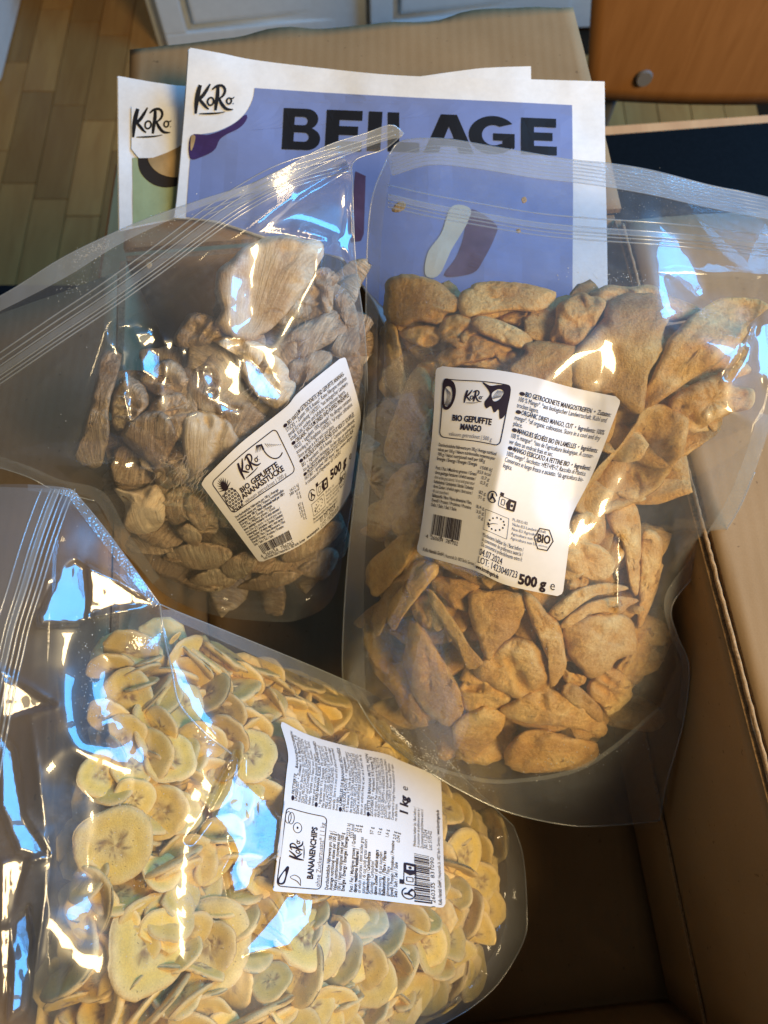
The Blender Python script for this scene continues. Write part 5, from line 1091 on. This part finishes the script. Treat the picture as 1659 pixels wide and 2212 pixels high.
# ------------------------------------------------------------------ banana chips
def chip_mesh(seed, bend):
    rg = np.random.default_rng(seed); seg, rings = 40, 12; V, colr = [], []; ph = rg.uniform(0, 6); tri = rg.uniform(0, 6)
    a = np.arange(seg) / seg * 2 * math.pi; lob = 1 + .05 * np.cos(3 * a + tri) + .05 * fbm(np.cos(a) * 1.8 + seed, np.sin(a) * 1.8, seed, 3)
    if seed in (9, 10): lob = np.minimum(lob, .42 / np.maximum(.05, np.cos(a - 1.1 * seed)) + .04 * vnoise(a * 5, a * 0 + seed, seed))
    rad = np.r_[.03, .1, .18, .26, .36, .48, .6, .72, .83, .91, .97, 1.0]
    for side in (1, -1):
        for q in rad:
            x = np.cos(a) * q * lob; y = np.sin(a) * q * lob
            th = .085 * max(0, 1 - max(0, (q - .88) / .12) ** 2.4) ** .5 if q > .88 else .085
            seed_pit = -.022 * np.exp(-((q - .17) / .12) ** 2) * (1 + .5 * np.cos(3 * a + tri))
            rim = .006 * math.exp(-((q - .84) / .09) ** 2)
            z = side * (th + seed_pit + rim + .016 * fbm(x * 3.4 + seed, y * 3.4, seed + side, 3)) + bend * (x ** 2 - .3) + .035 * vnoise(x * 1.2, y * 1.2, seed)
            V.append(np.stack([x, y, z], 1))
            star = 1.25 * np.exp(-((q - .12 - .12 * (np.cos(3 * a + tri) > .2)) / .15) ** 2) * (.55 + .45 * vnoise(x * 9 + seed, y * 9, seed))
            star = np.clip(star, 0, 1)[:, None]; ring = math.exp(-((q - .62) / .2) ** 2)
            base = np.array([.86, .66, .235]) * (1 - ring) + np.array([.86, .60, .11]) * ring; edge = sstep(q, .86, 1.0)
            base = base * (1 - edge) + np.array([.82, .60, .26]) * edge
            speck = (vnoise(x * 16 + seed, y * 16, seed + 4) > .72)[:, None] * (q < .45)
            c_ = base * (1 - .92 * star) + np.array([.20, .095, .035]) * .92 * star; c_ = c_ * (1 - .7 * speck) + np.array([.10, .05, .02]) * .7 * speck
            colr.append(c_)
    n = rings = len(rad); F = []
    for s in (0, 1):
        b = s * n * seg
        for k in range(n - 1):
            for i in range(seg):
                j = (i + 1) % seg; q = (b + k * seg + i, b + (k + 1) * seg + i, b + (k + 1) * seg + j, b + k * seg + j); F.append(q if s == 0 else q[::-1])
        cap = [b + i for i in range(seg)]; F.append(cap if s == 0 else cap[::-1])
    for i in range(seg):
        j = (i + 1) % seg; F.append(((n - 1) * seg + i, n * seg + (n - 1) * seg + i, n * seg + (n - 1) * seg + j, (n - 1) * seg + j))
    me = mesh('banana_chip', np.vstack(V), F, True); c = np.vstack(colr); at = me.color_attributes.new('tone', 'FLOAT_COLOR', 'POINT')
    at.data.foreach_set('color', np.c_[c, np.ones(len(c))].ravel()); me.materials.append(MT['chip']); return me
CH = [chip_mesh(s, b) for s, b in ((1, .0), (2, .03), (3, -.03), (4, .05), (5, .01), (6, -.05), (7, .30), (8, .42), (9, .02), (10, -.03))]
CAMV = Vector((0, 0, CAMH))
def chip(px, py, rx, ry, rot, depth, var, label, flipn=1):
    """rx, ry: half axes in px as seen, rot: degrees of the long axis (clockwise in the picture)"""
    t = FB.T0([px], [py])[0]; rad = max(rx, 4) * t / FPX; b = min(1, ry / rx); half = rad * math.sqrt(max(0, 1 - b * b))
    cs = np.array([[px, py]] + [[px + rx * .9 * math.cos(R(rot + a)) , py + rx * .9 * math.sin(R(rot + a))] for a in (0, 180)] + [[px + ry * .9 * math.cos(R(rot + a)), py + ry * .9 * math.sin(R(rot + a))] for a in (90, 270)])
    tt = FB.T(cs[:, 0], cs[:, 1]); t = max(t + half * .80 + rad * .15 + depth, tt.max() - .3 * rad + depth)
    rr = rad * t / FB.T0([px], [py])[0]
    cr = cam.matrix_world if False else Matrix.Rotation(R(20), 3, 'X'); ex, ey = cr @ Vector((1, 0, 0)), cr @ Vector((0, -1, 0))
    p = Vector(at_t([px], [py], np.array([t]))[0]); v = (CAMV - p).normalized()
    ma = (ex * math.cos(R(rot)) + ey * math.sin(R(rot))); ma = (ma - v * ma.dot(v)).normalized(); mi = v.cross(ma)
    th = math.acos(b) * flipn; nz = (v * math.cos(th) + mi * math.sin(th)).normalized(); my = nz.cross(ma)
    o = bpy.data.objects.new('banana_chip', CH[var % len(CH)]); COL.objects.link(o)
    m = Matrix((ma, my, nz)).transposed().to_4x4(); m = m @ Matrix.Rotation(random.uniform(0, 6.28), 4, 'Z') if var % len(CH) < 6 else m
    o.matrix_world = Matrix.Translation(p) @ m @ Matrix.Diagonal((rr, rr, rr, 1)); push_under(FB, o, .0016, 17); return tag(o, label, 'banana chip', BG)
def zc(k, x, y): return Z(k, [(x, y)])[0]
CHIPS = [
 (247,1825,85,82,0,.001,0,'large pale face-on banana chip at the left of the fill'),
 (322,2040,84,102,0,.001,1,'biggest face-on banana chip at lower left with dark seed centre'),
 (452,2040,92,90,0,.010,4,'large banana chip half behind the biggest one'),
 (243,1693,53,42,-20,.004,2,'greenish oval banana chip at upper left edge of the fill'),
 (352,1752,60,52,60,.004,3,'tan oval banana chip right of the large pale one'),
 (497,1488,68,31,-4,.001,1,'oval banana chip lying flat near the film fold'),
 (283,1402,58,38,10,.004,4,'banana chip at the top left corner of the fill'),
 (*zc('E',630,752),34,6,-17,.004,2,'upper of three edge-on chips at the top left'),
 (*zc('E',610,800),44,7,-22,.005,2,'middle of three edge-on chips at the top left'),
 (*zc('E',610,855),38,8,-20,.004,2,'lower of three edge-on chips at the top left'),
 (*zc('E',840,760),56,10,42,.004,0,'pale edge-on chip left of the flat oval one'),
 (*zc('E',880,735),66,8,40,.007,2,'long brown edge-on chip at the top of the fill'),
 (*zc('E',935,725),58,8,38,.006,2,'edge-on chip beside the long brown one'),
 (*zc('E',990,735),58,10,35,.005,0,'broad edge-on chip at the top right of the flat oval one'),
 (*zc('E',755,655),18,5,-48,.004,0,'tiny chip edge poking up beside the film fold'),
 (*zc('E',1130,790),46,8,22,.006,2,'first of the slanting chips down the right seam'),
 (*zc('E',1190,850),46,9,28,.004,4,'second of the slanting chips down the right seam'),
 (*zc('E',1300,840),56,14,25,.005,3,'third of the slanting chips down the right seam'),
 (*zc('E',1270,930),70,10,26,.004,2,'long slanting chip above the sticker'),
 (*zc('E',1400,890),60,16,30,.005,1,'fourth of the slanting chips down the right seam'),
 (*zc('E',1530,950),52,30,48,.004,4,'yellow chip leaning against the mango pouch'),
 (*zc('E',1380,1000),46,14,50,.004,0,'steeply slanting chip above the sticker'),
 (*zc('E',1180,940),40,16,60,.005,1,'pale chip standing on edge left of the slanting ones'),
 (*zc('E',660,900),70,48,-20,.010,5,'dim brownish chip below the three edge-on ones'),
 (*zc('E',1060,1040),60,38,10,.006,5,'chip left of the sticker top corner'),
 (*zc('E',680,1060),72,46,60,.008,3,'wide dim chip in the left middle of the fill'),
 (*zc('G',640,60),50,62,0,.003,4,'blurred chip under the film above the tan oval one'),
 (*zc('G',740,70),54,50,0,.006,1,'second blurred chip under the film'),
 (*zc('G',505,40),40,12,60,.006,2,'narrow chip above the greenish oval one'),
 (*zc('G',735,520),72,9,-28,.003,2,'long edge-on chip right of the large pale one'),
 (*zc('G',760,565),66,9,-28,.003,0,'second edge-on chip right of the large pale one'),
 (*zc('G',960,415),46,7,-3,.003,0,'level edge-on chip crossing the sky reflection'),
 (*zc('G',410,660),72,26,70,.003,7,'curled thick brown chip below the large pale one'),
 (*zc('G',318,930),90,34,-68,.003,6,'pointed brown chip at the lower left edge'),
 (*zc('G',445,1010),105,30,78,.003,6,'pale folded chip at the lower left edge'),
 (*zc('G',565,1050),34,6,-45,.003,2,'short edge-on chip under the biggest one'),
 (*zc('G',640,1140),66,10,-50,.005,2,'slanting edge-on chip at the bottom left'),
 (*zc('G',710,1120),72,9,-48,.004,0,'second slanting edge-on chip at the bottom left'),
 (*zc('G',830,1130),60,12,-42,.005,2,'third slanting edge-on chip at the bottom left'),
 (*zc('G',1170,1030),46,38,-30,.003,0,'thick pale chip below the sky reflection'),
 (*zc('G',1120,700),60,50,20,.008,1,'chip under the lower sky reflection'),
 (*zc('G',1310,840),66,56,50,.004,4,'wedge shaped chip right of the sky reflection'),
 (*zc('G',1310,1000),44,64,15,.004,1,'upright oval chip at the bottom middle'),
 (*zc('G',1100,1170),86,8,-26,.003,0,'long edge-on chip at the bottom middle'),
 (*zc('G',1430,1150),62,40,-20,.004,3,'bottom chip right of the long edge-on one'),
 (*zc('G',1520,880),48,72,10,.003,1,'upright chip right of the wedge shaped one'),
 (*zc('H',30,960),58,68,40,.002,0,'bright yellow chip at lower right of the sticker'),
 (*zc('H',205,870),38,60,-8,.002,1,'yellow oval chip below the sticker with a dark seed cross'),
 (*zc('H',285,975),36,72,16,.003,4,'narrow upright chip right of the yellow oval one'),
 (*zc('H',120,1110),34,64,36,.003,0,'tilted oval chip at the bottom right'),
 (*zc('H',465,395),32,58,-20,.002,1,'greenish yellow chip at the right end of the fill'),
 (*zc('H',345,480),38,52,10,.003,4,'pale chip right of the sticker barcode'),
 (*zc('H',345,740),42,58,20,.003,0,'chip below the sticker bottom right corner'),
 (*zc('H',390,1000),22,56,12,.003,5,'narrow yellow chip against the lower right film'),
 (*zc('H',300,310),40,44,0,.004,2,'chip tucked beside the mango pouch'),
 (*zc('H',420,600),36,40,0,.005,3,'crumbled brown spotted chip at the right end'),
 (*zc('H',90,770),54,44,20,.005,2,'chip just under the sticker bottom edge'),
 (*zc('H',230,1150),72,8,-32,.002,0,'edge-on chip at the bottom right corner'),
 (*zc('G',1600,1020),58,56,0,.005,4,'bright chip left of the yellow one'),
 (*zc('G',1580,760),50,40,20,.006,1,'chip below the sticker left bottom corner'),
]
for k, (px, py, rx, ry, rot, d, va, lb) in enumerate(CHIPS):
    if ry > rx: rx, ry, rot = ry, rx, rot + 90
    chip(px, py, rx, ry, rot, d, va, lb, 1 if k % 2 else -1)
rg = np.random.default_rng(21); BI = [(225,1380),(350,1370),(540,1430),(700,1490),(800,1560),(960,1700),(1040,1790),(1075,1880),(1070,1980),(1020,2080),(930,2170),(760,2260),(150,2260),(120,2130),(160,1900),(200,1600)]
placed = []; n = 0; tries = 0
while n < 238 and tries < 9000:
    tries += 1; px, py = rg.uniform(115, 1100), rg.uniform(1360, 2275)
    if sdist(np.array([px]), np.array([py]), BI)[0] < 20: continue
    lay = 0 if n < 150 else 1; gap = (50 if lay == 0 else 60) * max(.75, 1 - max(0, tries - 3000) / 12000)
    if any((px - a) ** 2 + (py - b) ** 2 < gap ** 2 for a, b, l in placed if l == lay): continue
    placed.append((px, py, lay)); rx = rg.uniform(46, 64) * (1 if px < 700 else .88); ry = rx * (rg.uniform(.12, .35) if rg.random() < .25 else rg.uniform(.6, .97)); n += 1
    va = int(rg.choice((0, 1, 2, 3, 4, 5, 8, 9))); kd = 'snapped' if va > 7 else 'edge-on' if ry < .4 * rx else 'round'
    chip(px, py, rx, ry, rg.uniform(-60, 60), rg.uniform(.007, .011) if lay == 0 else rg.uniform(.016, .022), va, zone_label(kd + ' banana chip', 'banana_chip', px, py), 1 if rg.random() < .5 else -1)
# past that the heap below is one mass
V, Fc = [], []; m_ = CH[0]; cv = np.array([v.co[:] for v in m_.vertices]); seg = 40; keep = [k * seg + i for k in (0, 5, 9, 11) for i in range(0, seg, 4)]; keep2 = [12 * seg + k for k in keep]
cv = cv[keep + keep2]; q_ = []
for s_ in (0, 1):
    for k in range(3):
        for i in range(10):
            a, b, c, d = s_ * 40 + k * 10 + i, s_ * 40 + k * 10 + (i + 1) % 10, s_ * 40 + (k + 1) * 10 + (i + 1) % 10, s_ * 40 + (k + 1) * 10 + i; q_.append((a, d, c, b) if s_ == 0 else (a, b, c, d))
q_ += [(30 + i, 70 + i, 70 + (i + 1) % 10, 30 + (i + 1) % 10) for i in range(10)]
for y in np.arange(1380, 2290, 44):
    for x in np.arange(110, 1100, 44):
        px, py = x + rg.uniform(-20, 20), y + rg.uniform(-20, 20)
        if sdist(np.array([px]), np.array([py]), BI)[0] < 14: continue
        t = FB.T0([px], [py])[0] + rg.uniform(.030, .040); p0 = at_t([px], [py], np.array([t]))[0]; r_ = rg.uniform(.012, .016)
        rot = np.array(Matrix.Rotation(rg.uniform(0, 6.28), 3, 'Z') @ Matrix.Rotation(rg.uniform(-.7, .7), 3, 'X') @ Matrix.Rotation(rg.uniform(-.7, .7), 3, 'Y')); k = len(V)
        V += list(cv @ rot.T * r_ + p0); Fc += [tuple(a + k for a in f) for f in q_]
o_ = np.mean(V, 0); me_ = mesh('banana_chip_heap', V, Fc, True, o_); at_ = me_.color_attributes.new('tone', 'FLOAT_COLOR', 'POINT'); at_.data.foreach_set('color', np.tile([.76, .56, .22, 1], (len(V), 1)).ravel())
tag(link('banana_chip_heap', me_, MT['chip'], None, o_), 'heap of banana chips lying deep under the upper layers of chips', 'banana chips', BG, 'stuff')

# ------------------------------------------------------------------ crumbs and dust clinging to the inside of the films
def specks(name, F, spots, mat, parent, seed, lab=None):
    rg = np.random.default_rng(seed); V, Fc = [], []
    for px, py, r in spots:
        t = F.T([px], [py])[0] + .0009; p = at_t([px], [py], np.array([t]))[0]; m = r * t / FPX; k = len(V)
        D = rg.normal(size=(6, 3)) * .25 + np.array([[1, 0, 0], [-1, 0, 0], [0, 1, 0], [0, -1, 0], [0, 0, .5], [0, 0, -.5]]); V += list(p + D * m)
        Fc += [(k + a, k + b, k + c) for a, b, c in ((0, 2, 4), (2, 1, 4), (1, 3, 4), (3, 0, 4), (2, 0, 5), (1, 2, 5), (3, 1, 5), (0, 3, 5))]
    o = np.mean(V, 0); return tag(link(name, mesh(name, V, Fc, True, o), mat, parent, o), lab, None, None, 'stuff')
def cloud(seed, n, cx, cy, sx, sy, r0, r1, rot=0):
    g = np.random.default_rng(seed); x = g.normal(size=n) * sx; y = g.normal(size=n) * sy; a = R(rot)
    return [(cx + i * math.cos(a) - j * math.sin(a), cy + i * math.sin(a) + j * math.cos(a), g.uniform(r0, r1) ** 1) for i, j in zip(x, y)]
chunk('fruit_crumb', FM, [(847,452),(858,438),(872,436),(877,446),(866,456),(850,458)], .001, .002, MT['mango'], 300, 'flat brown crumb stuck inside the film near the left seam of the mango pouch', 'crumb', 'fruit crumbs stuck inside the films', seg=16, rings=5)
chunk('fruit_crumb', FM, [(1126,430),(1134,425),(1138,434),(1130,439)], .001, .002, MT['mango'], 301, 'orange crumb stuck inside the film above the zip, under the headline', 'crumb', 'fruit crumbs stuck inside the films', seg=12, rings=4)
chunk('fruit_crumb', FM, [(1115,497),(1122,494),(1125,501),(1118,504)], .001, .0015, MT['mango'], 302, 'small orange crumb stuck inside the film just below the mango pouch zip', 'crumb', 'fruit crumbs stuck inside the films', seg=12, rings=4)
chunk('fruit_crumb', FP, [(314,570),(324,565),(329,573),(320,581)], .001, .002, MT['crumb'], 303, 'pale crumb caught at the zip of the pineapple pouch', 'crumb', 'fruit crumbs stuck inside the films', seg=12, rings=4)
specks('fruit_dust', FP, cloud(1, 130, 208, 540, 32, 8, .8, 2.6, -25) + cloud(2, 60, 160, 620, 25, 12, .5, 1.4, -25) + cloud(3, 60, 330, 500, 60, 14, .5, 1.3, -30) + cloud(4, 120, 380, 900, 130, 110, .5, 1.2), MT['dust'], pb, 1)
specks('fruit_dust', FB, cloud(5, 260, 215, 1520, 26, 120, .5, 1.6, -6) + cloud(6, 200, 300, 1700, 90, 220, .5, 1.4) + cloud(7, 150, 420, 1950, 120, 120, .5, 1.4), MT['dust'], bb, 2)
specks('fruit_dust', FM, cloud(8, 160, 930, 1640, 60, 16, .6, 1.8, 25) + cloud(9, 90, 1250, 1640, 60, 16, .5, 1.6, -14) + cloud(10, 120, 1390, 480, 60, 40, .4, 1.0) + cloud(11, 80, 1100, 1450, 140, 160, .5, 1.3) + cloud(12, 80, 1320, 600, 60, 10, .6, 1.6), MT['dust'], mb, 3)
# stray fibres on the pineapple
V, Fc = [], []; g = np.random.default_rng(5)
for cx, cy, nn, sx, sy in ((430, 1050, 50, 45, 22), (400, 1020, 26, 40, 16), (590, 860, 24, 70, 40), (640, 790, 20, 60, 50)):
    for _ in range(nn):
        px, py = cx + g.normal() * sx, cy + g.normal() * sy; a = R(-62 + g.normal() * 16); L = g.uniform(8, 22); q = np.array([[px + L * s * math.cos(a) + 2 * math.sin(s * 3), py + L * s * math.sin(a)] for s in (-1, -.3, .4, 1)])
        v, f = tube('', at_t(q[:, 0], q[:, 1], F_ := FP.T(q[:, 0], q[:, 1]) + .0012), .00011, None, seg=4, build=False); k = len(V); V += list(v); Fc += [tuple(i + k for i in x) for x in f]
o = np.mean(V, 0); tag(link('fruit_fibre', mesh('fruit_fibre', V, Fc, True, o), MT['fuzz'], pb, o), None, None, None, 'stuff')
